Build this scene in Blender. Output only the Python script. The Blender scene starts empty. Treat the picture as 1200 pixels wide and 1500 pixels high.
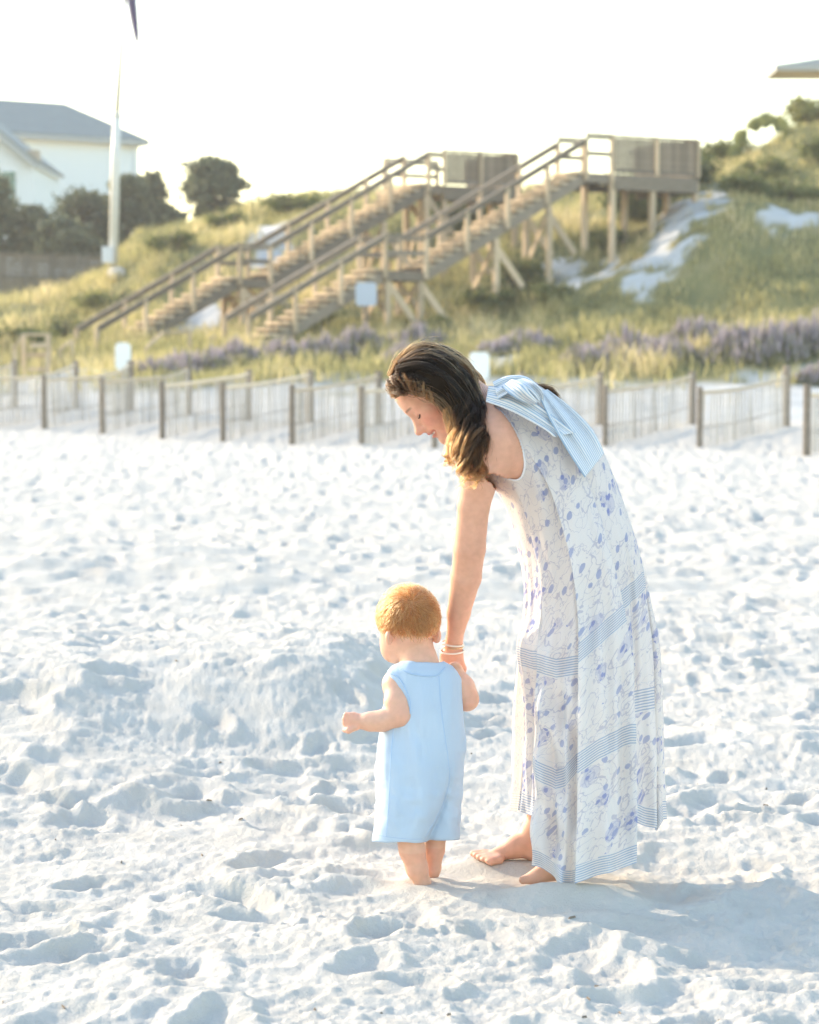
import bpy, math, random
import numpy as np
from mathutils import Vector, Matrix
from mathutils.bvhtree import BVHTree

random.seed(7)
RNG = np.random.default_rng(7)
scene = bpy.context.scene
COL = scene.collection
R = math.radians

# ------------------------------------------------------------------ camera
CAM_H = 1.33
PITCH = math.atan(207 / 3540)
FPX = 3540.0                       # focal length in pixels of the 1200x1500 photograph
cam_data = bpy.data.cameras.new('camera')
cam = bpy.data.objects.new('camera', cam_data)
COL.objects.link(cam)
cam.location = (0, 0, CAM_H)
cam.rotation_euler = (R(90) - PITCH, 0, 0)
cam_data.sensor_fit = 'VERTICAL'
cam_data.sensor_height = 36
cam_data.sensor_width = 28.8
cam_data.lens = 36 * FPX / 1500
cam_data.clip_start = 0.1
cam_data.clip_end = 3000
cam_data.dof.use_dof = True
cam_data.dof.focus_distance = 6.25
cam_data.dof.aperture_fstop = 5.2
scene.camera = cam
scene.render.resolution_x = 819
scene.render.resolution_y = 1024

# ------------------------------------------------------------------ light
SUN_EL = R(23)
SUN_AZ = math.atan2(-0.79, 0.61)   # clockwise from +Y
world = bpy.data.worlds.new('World')
scene.world = world
world.use_nodes = True
wn = world.node_tree
wn.nodes.clear()
w_out = wn.nodes.new('ShaderNodeOutputWorld')
w_bg = wn.nodes.new('ShaderNodeBackground')
w_sky = wn.nodes.new('ShaderNodeTexSky')
w_sky.sky_type = 'NISHITA'
w_sky.sun_disc = False
w_sky.sun_elevation = SUN_EL
w_sky.sun_rotation = SUN_AZ
w_sky.air_density = 1.5
w_sky.dust_density = 1.2
w_sky.ozone_density = 1.2
w_bg.inputs['Strength'].default_value = 0.15
wn.links.new(w_sky.outputs[0], w_bg.inputs[0])
wn.links.new(w_bg.outputs[0], w_out.inputs[0])

sun_data = bpy.data.lights.new('sun', 'SUN')
sun = bpy.data.objects.new('sun', sun_data)
COL.objects.link(sun)
sun_dir = Vector((math.sin(SUN_AZ) * math.cos(SUN_EL), math.cos(SUN_AZ) * math.cos(SUN_EL), math.sin(SUN_EL)))
sun.rotation_euler = sun_dir.to_track_quat('Z', 'Y').to_euler()
sun.location = sun_dir * 50
sun_data.energy = 2.05
sun_data.angle = R(0.5)
sun_data.color = (1.0, 0.83, 0.62)

scene.view_settings.view_transform = 'Standard'
scene.view_settings.look = 'None'
scene.view_settings.gamma = 1
scene.view_settings.use_curve_mapping = False
scene.view_settings.exposure = 1.69
HAZE = .0007
scene.cycles.use_denoising = True
scene.cycles.max_bounces = 8
scene.cycles.transparent_max_bounces = 12
scene.cycles.caustics_reflective = False
scene.cycles.caustics_refractive = False

# ------------------------------------------------------------------ helpers
CT, ST = math.cos(PITCH), math.sin(PITCH)

def P(px, py, D):
    """Point at depth D (metres along +Y) on the sight line of a photo position."""
    x = (px - 600) / FPX
    y = (750 - py) / FPX
    dy = CT + y * ST
    dz = -ST + y * CT
    k = D / dy
    return Vector((x * k, D, CAM_H + dz * k))

def Pn(px, py, D):
    px = np.asarray(px, float); py = np.asarray(py, float); D = np.asarray(D, float)
    x = (px - 600) / FPX
    y = (750 - py) / FPX
    k = D / (CT + y * ST)
    return np.stack(np.broadcast_arrays(x * k, D, CAM_H + (-ST + y * CT) * k), -1)

def tag(o, label=None, cat=None, group=None, kind=None):
    if label: o['label'] = label
    if cat: o['category'] = cat
    if group: o['group'] = group
    if kind: o['kind'] = kind
    return o

def adopt(o, parent):
    o.parent = parent
    # parents here only carry a location, whatever level they sit on
    m = Matrix.Identity(4)
    p = parent
    chain = []
    while p is not None:
        chain.append(p); p = p.parent
    for p in reversed(chain):
        m = m @ (p.matrix_parent_inverse if p.parent else Matrix.Identity(4)) @ Matrix.LocRotScale(p.location, p.rotation_euler, p.scale)
    o.matrix_parent_inverse = m.inverted()
    return o

def link(o, parent=None):
    COL.objects.link(o)
    if parent is not None: adopt(o, parent)
    return o

def empty(name, loc, label, cat, group=None):
    o = bpy.data.objects.new(name, None)
    o.empty_display_size = 0.2
    o.location = loc
    COL.objects.link(o)
    return tag(o, label, cat, group)

def np_mesh(name, V, F, smooth=False):
    """V (n,3) array, F list of lists or (m,k) array."""
    me = bpy.data.meshes.new(name)
    V = np.asarray(V, np.float32)
    if isinstance(F, np.ndarray):
        m, k = F.shape
        me.vertices.add(len(V)); me.vertices.foreach_set('co', V.ravel())
        me.loops.add(m * k); me.loops.foreach_set('vertex_index', F.astype(np.int32).ravel())
        me.polygons.add(m)
        me.polygons.foreach_set('loop_start', np.arange(0, m * k, k, dtype=np.int32))
        me.polygons.foreach_set('loop_total', np.full(m, k, np.int32))
        me.update(calc_edges=True)
        me.validate()
    else:
        me.from_pydata([tuple(map(float, v)) for v in V], [], F)
        me.update()
    if smooth:
        me.polygons.foreach_set('use_smooth', np.ones(len(me.polygons), bool))
    return me

def obj(name, me, mat=None, parent=None):
    if mat is not None:
        me.materials.clear(); me.materials.append(mat)
    o = bpy.data.objects.new(name, me)
    return link(o, parent)

def attr(me, name, data, typ='FLOAT', dom='POINT'):
    a = me.attributes.new(name, typ, dom)
    key = 'value' if typ == 'FLOAT' else ('color' if typ == 'FLOAT_COLOR' else 'vector')
    a.data.foreach_set(key, np.asarray(data, np.float32).ravel())

_cubes = {}
def cube_mesh(sx, sy, sz, bev, mat):
    """shared bevelled box mesh (24 verts)"""
    key = (round(sx, 3), round(sy, 3), round(sz, 3), round(bev, 4), mat.name)
    if key in _cubes: return _cubes[key]
    import bmesh
    bm = bmesh.new()
    bmesh.ops.create_cube(bm, size=1)
    for v in bm.verts: v.co = Vector((v.co.x * sx, v.co.y * sy, v.co.z * sz))
    if bev > 0:
        bmesh.ops.bevel(bm, geom=list(bm.edges), offset=bev, segments=1, affect='EDGES')
    me = bpy.data.meshes.new('box')
    bm.to_mesh(me); bm.free()
    me.materials.append(mat)
    _cubes[key] = me
    return me

def box(name, c, size, mat, parent=None, rot=(0, 0, 0), bev=0.006):
    o = bpy.data.objects.new(name, cube_mesh(*size, min(bev, min(size) * .3), mat))
    o.location = c; o.rotation_euler = rot
    return link(o, parent)

def beam(name, a, b, w, h, mat, parent=None, bev=0.006):
    """box from a to b, w across (horizontal), h high"""
    a = Vector(a); b = Vector(b); d = b - a
    L = d.length
    o = bpy.data.objects.new(name, cube_mesh(round(L, 2), w, h, min(bev, min(w, h) * .3), mat))
    o.location = (a + b) / 2
    yaw = math.atan2(d.y, d.x); pit = math.atan2(d.z, math.hypot(d.x, d.y))
    o.rotation_euler = (0, -pit, yaw)
    return link(o, parent)

def tube_arrays(pts, rad, n=8, caps=True):
    pts = [Vector(p) for p in pts]
    if not hasattr(rad, '__len__'): rad = [rad] * len(pts)
    V, F = [], []
    up = None
    for i, p in enumerate(pts):
        t = (pts[min(i + 1, len(pts) - 1)] - pts[max(i - 1, 0)]).normalized()
        if up is None:
            up = Vector((0, 0, 1)) if abs(t.z) < .9 else Vector((1, 0, 0))
        a = (up - t * up.dot(t)).normalized(); up = a
        b = t.cross(a)
        for k in range(n):
            an = 2 * math.pi * k / n
            V.append(p + (a * math.cos(an) + b * math.sin(an)) * rad[i])
    for i in range(len(pts) - 1):
        for k in range(n):
            k2 = (k + 1) % n
            F.append([i * n + k, i * n + k2, (i + 1) * n + k2, (i + 1) * n + k])
    if caps:
        F.append(list(range(n))[::-1]); F.append([(len(pts) - 1) * n + k for k in range(n)])
    return V, F

def tube(name, pts, rad, mat, parent=None, n=8):
    V, F = tube_arrays(pts, rad, n)
    return obj(name, np_mesh(name, np.array([tuple(v) for v in V]), F, True), mat, parent)

# --- value noise / perlin in numpy
_perm = RNG.permutation(512)
_perm = np.concatenate([_perm, _perm, _perm])
_ga = RNG.uniform(0, 2 * np.pi, 512)
_gx, _gy = np.cos(_ga), np.sin(_ga)
def perlin(x, y):
    x = np.asarray(x, float); y = np.asarray(y, float)
    xi = np.floor(x).astype(int); yi = np.floor(y).astype(int)
    xf, yf = x - xi, y - yi
    u = xf ** 3 * (xf * (xf * 6 - 15) + 10); v = yf ** 3 * (yf * (yf * 6 - 15) + 10)
    def g(ix, iy, dx, dy):
        h = _perm[(_perm[ix % 512] + iy) % 512]
        return _gx[h] * dx + _gy[h] * dy
    a = g(xi, yi, xf, yf); b = g(xi + 1, yi, xf - 1, yf)
    c = g(xi, yi + 1, xf, yf - 1); d = g(xi + 1, yi + 1, xf - 1, yf - 1)
    return (a + u * (b - a)) * (1 - v) + (c + u * (d - c)) * v

def fbm(x, y, oct=4, g=.5):
    s = 0; a = 1
    for i in range(oct):
        s = s + a * perlin(x * 2 ** i + 17.3 * i, y * 2 ** i - 9.1 * i); a *= g
    return s

def sstep(a, b, x):
    t = np.clip((np.asarray(x, float) - a) / (b - a), 0, 1)
    return t * t * (3 - 2 * t)

# --- node material helper
class M:
    def __init__(s, name, rough=.8, spec=.3):
        s.m = bpy.data.materials.new(name); s.m.use_nodes = True
        s.t = s.m.node_tree; s.n = s.t.nodes
        s.p = s.n['Principled BSDF']; s.out = s.n['Material Output']
        s.p.inputs['Roughness'].default_value = rough
        s.p.inputs['Specular IOR Level'].default_value = spec
    def new(s, typ, **kw):
        nd = s.n.new('ShaderNode' + typ)
        for k, v in kw.items():
            if hasattr(nd, k) and k not in ('inputs',): setattr(nd, k, v)
        return nd
    def l(s, a, b): s.t.links.new(a, b)
    def set(s, sock, v):
        if hasattr(v, 'is_linked') or hasattr(v, 'links'): s.l(v, sock)
        else: sock.default_value = v
    def math(s, op, a, b=0.0, c=0.0, clamp=False):
        nd = s.new('Math', operation=op, use_clamp=clamp)
        for i, v in enumerate((a, b, c)): s.set(nd.inputs[i], v)
        return nd.outputs[0]
    def mix(s, f, a, b):
        nd = s.new('Mix', data_type='RGBA')
        s.set(nd.inputs[0], f)
        for i, v in ((6, a), (7, b)):
            if isinstance(v, tuple) and len(v) == 3: v = (*v, 1)
            s.set(nd.inputs[i], v)
        return nd.outputs[2]
    def ramp(s, f, stops):
        nd = s.new('ValToRGB')
        e = nd.color_ramp.elements
        while len(e) < len(stops): e.new(.5)
        for el, (p, c) in zip(e, stops):
            el.position = p; el.color = (*c, 1) if len(c) == 3 else c
        s.set(nd.inputs[0], f)
        return nd.outputs[0]
    def noise(s, scale, detail=3, vec=None, rough=.5, dist=0.0):
        nd = s.new('TexNoise')
        nd.inputs['Scale'].default_value = scale; nd.inputs['Detail'].default_value = detail
        nd.inputs['Roughness'].default_value = rough; nd.inputs['Distortion'].default_value = dist
        if vec is not None: s.l(vec, nd.inputs['Vector'])
        return nd.outputs[0]
    def coord(s, which='Object'):
        return s.new('TexCoord').outputs[which]
    def attr(s, name, out=2):
        nd = s.new('Attribute'); nd.attribute_name = name
        return nd.outputs[out]
    def mapping(s, vec, scale=(1, 1, 1), loc=(0, 0, 0)):
        nd = s.new('Mapping'); s.l(vec, nd.inputs[0])
        nd.inputs['Scale'].default_value = scale; nd.inputs['Location'].default_value = loc
        return nd.outputs[0]
    def bump(s, h, strength=.3, dist=.01):
        nd = s.new('Bump'); nd.inputs['Strength'].default_value = strength
        nd.inputs['Distance'].default_value = dist
        s.l(h, nd.inputs['Height']); s.l(nd.outputs[0], s.p.inputs['Normal'])
    def color(s, c):
        s.set(s.p.inputs['Base Color'], (*c, 1) if isinstance(c, tuple) and len(c) == 3 else c); return s
    def translucent(s, fac, c):
        tr = s.new('BsdfTranslucent'); mx = s.new('MixShader')
        s.set(tr.inputs[0], (*c, 1) if isinstance(c, tuple) and len(c) == 3 else c)
        mx.inputs[0].default_value = fac
        s.l(s.p.outputs[0], mx.inputs[1]); s.l(tr.outputs[0], mx.inputs[2])
        s.l(mx.outputs[0], s.out.inputs[0]); return s

def simple(name, c, rough=.7, spec=.3, var=.15, scale=6.0, bump=0.0):
    m = M(name, rough, spec)
    f = m.noise(scale, 4, m.coord())
    a = tuple(x * (1 - var) for x in c); b = tuple(min(x * (1 + var), 1) for x in c)
    m.color(m.ramp(f, [(.3, a), (.7, b)]))
    if bump: m.bump(f, bump, .01)
    return m.m

def wood_mat(name, dark, light, per_obj=True):
    m = M(name, .85, .2)
    v = m.mapping(m.coord(), (1.2, 14, 14))
    f = m.noise(2.5, 5, v, .6)
    c = m.ramp(f, [(.3, dark), (.7, light)])
    if per_obj:
        oi = m.new('ObjectInfo')
        k = m.math('MULTIPLY_ADD', oi.outputs['Random'], .45, .75)
        hsv = m.new('HueSaturation'); m.l(c, hsv.inputs['Color']); m.l(k, hsv.inputs['Value'])
        c = hsv.outputs[0]
    m.color(c); m.bump(f, .4, .004)
    return m.m
# ------------------------------------------------------------------ ground
# control heights of the dune: columns are bearings (photo x), rows are distances
CPX = np.array([-600, 0, 100, 160, 200, 330, 380, 480, 560, 645, 775, 890, 1000, 1100, 1150, 1200, 1800], float)
CD = np.array([50, 58, 66, 75, 85, 95, 110, 140], float)
CZ = np.array([
    [.28] * 17,
    [.8, .8, .8, .8, .85, .9, .9, .9, .9, .9, .92, .95, .98, 1.0, 1.0, 1.0, 1.0],
    [1.4, 1.4, 1.45, 1.5, 1.55, 1.7, 1.75, 1.8, 1.9, 1.95, 2.1, 2.25, 2.6, 2.8, 2.9, 3.0, 3.0],
    [2.3, 2.25, 2.25, 2.3, 2.35, 2.6, 2.8, 3.2, 3.4, 3.5, 4.2, 5.2, 6.5, 6.7, 6.7, 6.9, 7.0],
    [3.4, 3.6, 3.7, 4.3, 5.0, 5.9, 6.2, 6.4, 6.5, 6.0, 6.6, 7.3, 8.4, 8.9, 9.4, 9.7, 9.9],
    [4.2, 4.4, 4.6, 5.6, 6.4, 7.1, 7.7, 8.1, 8.2, 8.1, 8.2, 8.4, 8.8, 9.5, 10.4, 11.0, 11.3],
    [4.3, 4.5, 4.6, 5.0, 5.6, 6.0, 6.6, 7.2, 7.4, 7.5, 7.8, 8.0, 8.4, 8.6, 9.2, 9.4, 9.4],
    [4.3] * 17])

def dune_base(X, Y):
    px = 600 + FPX * X / np.maximum(Y, 1)
    zr = np.stack([np.interp(px, CPX, row) for row in CZ], -1)       # (...,8)
    Yc = np.clip(Y, 50, 140)
    k = np.clip(np.searchsorted(CD, Yc, side='right') - 1, 0, len(CD) - 2)
    t = (Yc - CD[k]) / (CD[k + 1] - CD[k])
    a = np.take_along_axis(zr, k[..., None], -1)[..., 0]
    b = np.take_along_axis(zr, (k + 1)[..., None], -1)[..., 0]
    z = a + (b - a) * (t * .6 + .4 * t * t * (3 - 2 * t))
    near = .28 * sstep(40, 50, Y)
    return np.where(Y < 50, near, z)

def dune_z(X, Y):
    X = np.asarray(X, float); Y = np.asarray(Y, float)
    n = fbm(X * .22, Y * .16, 4) * .55 * sstep(54, 68, Y)
    n2 = fbm(X * .9 + 5, Y * .6, 3) * .12 * sstep(50, 56, Y)
    return dune_base(X, Y) + n + n2

def gz(x, y):
    return float(dune_z(np.array([x]), np.array([y]))[0])

# ---- near beach: trampled sand height map (footprints, scuffs, little crests)
def beach_map(x0, x1, y0, y1, h, nprint, fine):
    nx = int((x1 - x0) / h) + 1; ny = int((y1 - y0) / h) + 1
    X, Y = np.meshgrid(np.linspace(x0, x1, nx), np.linspace(y0, y1, ny))
    wx = fbm(X * 2.1, Y * 2.1, 2) * .10; wy = fbm(X * 2.1 + 40, Y * 2.1 + 9, 2) * .10
    Z = fbm(X * .8, Y * .8, 2) * .040
    Z += fbm((X + wx) * 3.0, (Y + wy) * 3.0, 3, .40) * .020
    rid = 1 - np.abs(fbm((X + wx) * 4.2 + 7, (Y + wy) * 3.6, 2)) * 2.2
    Z += np.clip(rid, -.4, 1) ** 2 * .006
    if fine:
        r2 = 1 - np.abs(fbm((X + wx) * 11 + 3, (Y + wy) * 10, 2)) * 2
        Z += np.clip(r2, 0, 1) ** 2 * .003
        Z += fbm(X * 24, Y * 24, 3, .65) * .006
    # footprints: oblong dents with pushed-up rims
    rs = np.random.default_rng(3)
    for i in range(nprint):
        cx = rs.uniform(x0, x1); cy = rs.uniform(y0, y1)
        an = rs.uniform(0, math.pi * 2)
        a = rs.uniform(.09, .18); b = a * rs.uniform(.4, .62); dep = rs.uniform(.007, .021)
        r = a * 2.0
        i0 = max(int((cx - r - x0) / h), 0); i1 = min(int((cx + r - x0) / h) + 2, nx)
        j0 = max(int((cy - r - y0) / h), 0); j1 = min(int((cy + r - y0) / h) + 2, ny)
        if i1 - i0 < 2 or j1 - j0 < 2: continue
        dx = X[j0:j1, i0:i1] - cx; dy = Y[j0:j1, i0:i1] - cy
        u = (dx * math.cos(an) + dy * math.sin(an)) / a; v = (-dx * math.sin(an) + dy * math.cos(an)) / b
        q = np.sqrt(u * u + v * v) + 0.18 * perlin(X[j0:j1, i0:i1] * 14, Y[j0:j1, i0:i1] * 14)
        tilt = 1 + .5 * u
        Z[j0:j1, i0:i1] += -dep * tilt * (1 - sstep(.30, 1.05, q)) + dep * .5 * np.exp(-((q - 1.2) / .26) ** 2) * (1 + .5 * u)
    return X[0], Y[:, 0], Z

mx1, my1, mz1 = beach_map(-4.2, 4.2, 2.5, 15.5, .012, 1900, True)
mx2, my2, mz2 = beach_map(-24, 24, 1.5, 47.0, .04, 25000, False)

def bilin(xs, ys, Z, x, y):
    fx = np.clip((x - xs[0]) / (xs[1] - xs[0]), 0, len(xs) - 1.001)
    fy = np.clip((y - ys[0]) / (ys[1] - ys[0]), 0, len(ys) - 1.001)
    i = fx.astype(int); j = fy.astype(int); u = fx - i; v = fy - j
    return (Z[j, i] * (1 - u) + Z[j, i + 1] * u) * (1 - v) + (Z[j + 1, i] * (1 - u) + Z[j + 1, i + 1] * u) * v

def gauss(X, Y, cx, cy, sx, sy):
    return np.exp(-((X - cx) / sx) ** 2 - ((Y - cy) / sy) ** 2)

def beach_z(X, Y):
    X = np.asarray(X, float); Y = np.asarray(Y, float)
    a = bilin(mx1, my1, mz1, X, Y); b = bilin(mx2, my2, mz2, X, Y)
    k = np.maximum(sstep(13.6, 15.2, Y), sstep(3.5, 4.15, np.abs(X)))
    z = a * (1 - k) + b * k * 1.75
    near = Y < 16
    xn, yn = X[near], Y[near]
    wob = perlin(xn * 9, yn * 9) * .35
    cr = fbm(xn * 27 + wob, yn * 25, 3, .6) * .0042 + np.clip(perlin(xn * 34 + 9, yn * 34 + 4 + wob) - .12, 0, 1) * .012
    cr *= .55 + .9 * np.clip(fbm(xn * 1.7 + 8, yn * 1.7, 2) + .4, 0, 1)
    z[near] += cr * (1 - sstep(11, 16, yn))
    z *= 1 - .55 * sstep(38, 48, Y)
    # calm the sand right under the feet
    for cx, cy, s in ((.03, 6.15, .16), (.27, 6.35, .18), (.42, 6.1, .22)):
        z *= 1 - .6 * gauss(X, Y, cx, cy, s, s)
    for cx, cy, sx, sy, zt in ((.04, 6.19, .085, .085, .006), (.24, 6.37, .17, .07, .030), (.42, 6.02, .16, .08, .030)):
        g_ = np.minimum(1, 1.35 * gauss(X, Y, cx, cy, sx, sy)); z = z * (1 - g_) + zt * g_
    for cx, cy in ((.037, 6.17), (.052, 6.24)):
        z += .006 * np.exp(-((np.hypot(X - cx, Y - cy) - .05) / .022) ** 2)
    z += .004 * gauss(X, Y, .02, 6.06, .12, .06) + .02 * gauss(X, Y, .36, 5.98, .2, .07)
    # long dug-up mound on the left whose near face lies in shade
    wob = fbm(X * 1.1 + 3, Y * .3, 3) * .35
    edge = 9.05 + .10 * X + wob
    m = sstep(-4.5, -.2, -np.abs(X + 1.0) + .2) * (1 - sstep(-.35, .25, X))
    step = sstep(edge - 1.35, edge, Y) * (1 - sstep(edge + .3, edge + 3.4, Y))
    z += m * step * .27
    m2 = gauss(X, Y, -.9, 7.6, .55, .4) * .07 + gauss(X, Y, -1.35, 7.9, .3, .35) * .05 + gauss(X, Y, 1.25, 8.4, .5, .5) * .07
    z += m2
    z += gauss(X, Y, -3.2, 16, 3.5, 1.6) * .16 + gauss(X, Y, 1.5, 12, 1.6, .8) * .08
    return z + .28 * sstep(40, 50, Y)

sand = M('white_sand', .95, .15)
sv = sand.coord()
sf = sand.noise(420, 3, sv)
sf2 = sand.noise(7, 4, sv)
sc_ = sand.ramp(sf2, [(.3, (.50, .468, .42)), (.7, (.57, .535, .485))])
spk = sand.noise(55, 2, sv)
sc_ = sand.mix(sand.math('GREATER_THAN', spk, .80), sc_, (.42, .38, .33))
sand.color(sc_); sand.bump(sand.math('ADD', sf, sand.math('MULTIPLY', sand.noise(90, 4, sv, .65), 2.2)), .5, .006)
SAND = sand.m

def fan(name, ys, half, ncol, zf, mat, xs=None):
    u = np.linspace(-1, 1, ncol) if xs is None else xs
    Y = np.repeat(ys[:, None], ncol, 1)
    X = u[None, :] * half(ys)[:, None]
    Z = zf(X, Y)
    V = np.stack([X, Y, Z], -1).reshape(-1, 3)
    r = len(ys); idx = np.arange(r * ncol).reshape(r, ncol)
    F = np.stack([idx[:-1, :-1], idx[:-1, 1:], idx[1:, 1:], idx[1:, :-1]], -1).reshape(-1, 4)
    return np_mesh(name, V, F, True), X, Y, Z

# rows are spaced so that they shrink with distance
inv = np.linspace(1 / 3.2, 1 / 50.0, 720)
ys = 1 / inv
ys = np.concatenate([np.linspace(2.6, 3.15, 12), ys])
uu = np.linspace(-1, 1, 960); uu = np.sign(uu) * (np.abs(uu) * .36 + .64 * np.abs(uu) ** 5)
shore = lambda y: y * .44 + 3.0
me, *_ = fan('beach_sand', ys, shore, 960, lambda X, Y: beach_z(X, Y) - .32 * sstep(.80, 1.0, np.abs(X) / shore(Y)), SAND, uu)
tag(obj('beach_sand', me, SAND), kind='structure')
# the beach further to the sides and behind the camera, a little lower
g = 78
me = np_mesh('ground', np.array([(-g, -14, -.12), (g, -14, -.12), (g, 162, -.12), (-g, 162, -.12)]), [[0, 1, 2, 3]])
tag(obj('ground', me, SAND), kind='structure')

# bits of dry weed and shell lying about
rs = np.random.default_rng(12)
V, F = [], []
for i in range(70):
    y = 4.9 + 9 * rs.uniform() ** 1.6; x = rs.uniform(-.2, .2) * y
    z = float(beach_z(np.array([x]), np.array([y]))[0])
    a = rs.uniform(0, 6.28); L = rs.uniform(.003, .013); w = rs.uniform(.001, .003)
    c, s_ = math.cos(a), math.sin(a); k = len(V)
    for u, v in ((-L, -w), (L, -w * .5), (L, w * .5), (-L, w)):
        V.append((x + u * c - v * s_, y + u * s_ + v * c, z + .001))
    for u, v in ((-L * .8, 0), (L * .7, 0)):
        V.append((x + u * c, y + u * s_, z + .006))
    F += [[k, k + 1, k + 5, k + 4], [k + 2, k + 3, k + 4, k + 5], [k + 1, k + 2, k + 5], [k + 3, k, k + 4]]
tag(obj('beach_debris', np_mesh('beach_debris', np.array(V), F), simple('dry_weed', (.22, .18, .14), .9, .1, .3, 40)), kind='stuff')

# ---- dune
dm = M('dune_soil', .95, .1)
dv = dm.attr('veg')
dc = dm.coord()
dn = dm.noise(1.3, 5, dc, .65)
dgreen = dm.ramp(dm.noise(.6, 4, dc), [(.3, (.12, .12, .05)), (.55, (.21, .19, .08)), (.75, (.32, .26, .13))])
dsand = dm.ramp(dn, [(.3, (.45, .44, .42)), (.7, (.56, .55, .53))])
dm.color(dm.mix(dv, dsand, dgreen)); dm.bump(dn, .6, .12)
def veg_amount(X, Y):
    """0 bare sand, 1 covered"""
    px = 600 + FPX * X / Y
    v = sstep(56.5, 60.5, Y + fbm(X * .35, Y * .3, 3) * 4.5)
    # blowouts of white sand on the right and beside the stairs
    def blow(cpx, cy, sx, sy, k=1.0):
        q = ((px - cpx) / sx) ** 2 + ((Y - cy) / sy) ** 2 + fbm(X * .9, Y * .9, 4, .6) * 1.7
        return k * (1 - sstep(.55, 1.0, q))
    b = np.maximum.reduce([blow(945, 70.3, 42, 1.7), blow(985, 72.3, 45, 2.2), blow(60, 60.5, 90, 3.6), blow(1062, 78, 34, 2.2), blow(1025, 74.8, 45, 2.3), blow(890, 72.5, 28, 1.6), blow(1160, 72.4, 40, 1.3), blow(985, 75.5, 30, 1.6),
                           blow(820, 74, 38, 3.0), blow(300, 76, 30, 3), blow(395, 84, 35, 4), blow(110, 63, 80, 2.2, .9),
                           blow(690, 62, 60, 1.8, .8)])
    return np.clip(v * (1 - b), 0, 1)
ysd = np.concatenate([np.linspace(49.6, 100, 240), np.linspace(100.8, 150, 40), np.array([156., 162.])])
me, X, Y, Z = fan('dune', ysd, lambda y: y * .44 + 3.2, 380, lambda X, Y: dune_z(X, Y) - .03 * (Y < 50) - (dune_z(X, Y) + .3) * sstep(.86, 1.0, np.abs(X) / (Y * .44 + 3.2)), dm.m)
attr(me, 'veg', veg_amount(X, Y).ravel())
tag(obj('dune', me, dm.m), kind='structure')

# ---- sea air between here and the houses
hz = M('sea_haze'); hz.t.links.remove(hz.out.inputs[0].links[0])
vp = hz.n.new('ShaderNodeVolumePrincipled')
vp.inputs['Color'].default_value = (.96, .96, .95, 1); vp.inputs['Density'].default_value = HAZE
vp.inputs['Anisotropy'].default_value = .25
hz.l(vp.outputs[0], hz.out.inputs['Volume'])
hb = [(x, y, z) for z in (-1.35, 34) for x, y in ((-90, -18), (90, -18), (90, 172), (-90, 172))]
o = obj('haze', np_mesh('haze', np.array(hb), [[3, 2, 1, 0], [4, 5, 6, 7], [0, 1, 5, 4], [1, 2, 6, 5], [2, 3, 7, 6], [3, 0, 4, 7]]), hz.m)
tag(o, kind='stuff')
# ------------------------------------------------------------------ vegetation
def leafmat(name, stops, trans=.35):
    m = M(name, .7, .2)
    a = m.attr('tint')
    c = m.ramp(a, stops)
    m.color(c)
    hs = m.new('HueSaturation'); m.l(c, hs.inputs['Color']); hs.inputs['Value'].default_value = 1.7; hs.inputs['Saturation'].default_value = 1.1
    m.translucent(trans, hs.outputs[0])
    return m.m
GRASS = leafmat('sea_oats', [(0, (.18, .18, .085)), (.35, (.32, .295, .14)), (.7, (.47, .405, .22)), (1, (.60, .51, .33))], .45)
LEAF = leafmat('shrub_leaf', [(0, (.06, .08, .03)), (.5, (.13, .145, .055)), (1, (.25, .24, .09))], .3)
TREE = leafmat('tree_leaf', [(0, (.065, .08, .055)), (.5, (.125, .14, .085)), (1, (.21, .21, .13))], .25)
PURPLE = leafmat('flower_spike', [(0, (.13, .14, .08)), (.38, (.27, .26, .15)), (.55, (.27, .235, .26)), (1, (.44, .375, .41))], .25)
BARK = wood_mat('bark', (.10, .08, .06), (.20, .16, .12))

def blades(base, h, w, lean, tint, seed=1):
    """base (n,3); one bent blade each = 2 quads"""
    r = np.random.default_rng(seed)
    n = len(base)
    az = r.uniform(0, 2 * np.pi, n)
    side = np.stack([np.cos(az), np.sin(az), np.zeros(n)], -1)
    la = r.uniform(0, 2 * np.pi, n)
    ld = np.stack([np.cos(la), np.sin(la), np.zeros(n)], -1) * (lean * h * r.uniform(.3, 1, n))[:, None]
    up = np.array([0, 0, 1.0])
    p0 = base - up * .05
    p1 = base + up * (h * .55)[:, None] + ld * .3
    p2 = base + up * h[:, None] + ld
    sw = side * (w / 2)[:, None]
    V = np.stack([p0 - sw, p0 + sw, p1 + sw * .8, p1 - sw * .8, p2 + sw * .15, p2 - sw * .15], 1).reshape(-1, 3)
    i = np.arange(n)[:, None] * 6
    F = np.concatenate([i + [0, 1, 2, 3], i + [3, 2, 4, 5]], 0)
    return V, F, np.repeat(tint, 6)

def veg_points(n, y0, y1, dens, seed):
    r = np.random.default_rng(seed)
    Y = np.sqrt(r.uniform(y0 * y0, y1 * y1, n)); X = r.uniform(-1, 1, n) * Y * .29
    keep = r.uniform(0, 1, n) < dens(X, Y)
    X, Y = X[keep], Y[keep]
    return np.stack([X, Y, dune_z(X, Y)], -1)

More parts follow.
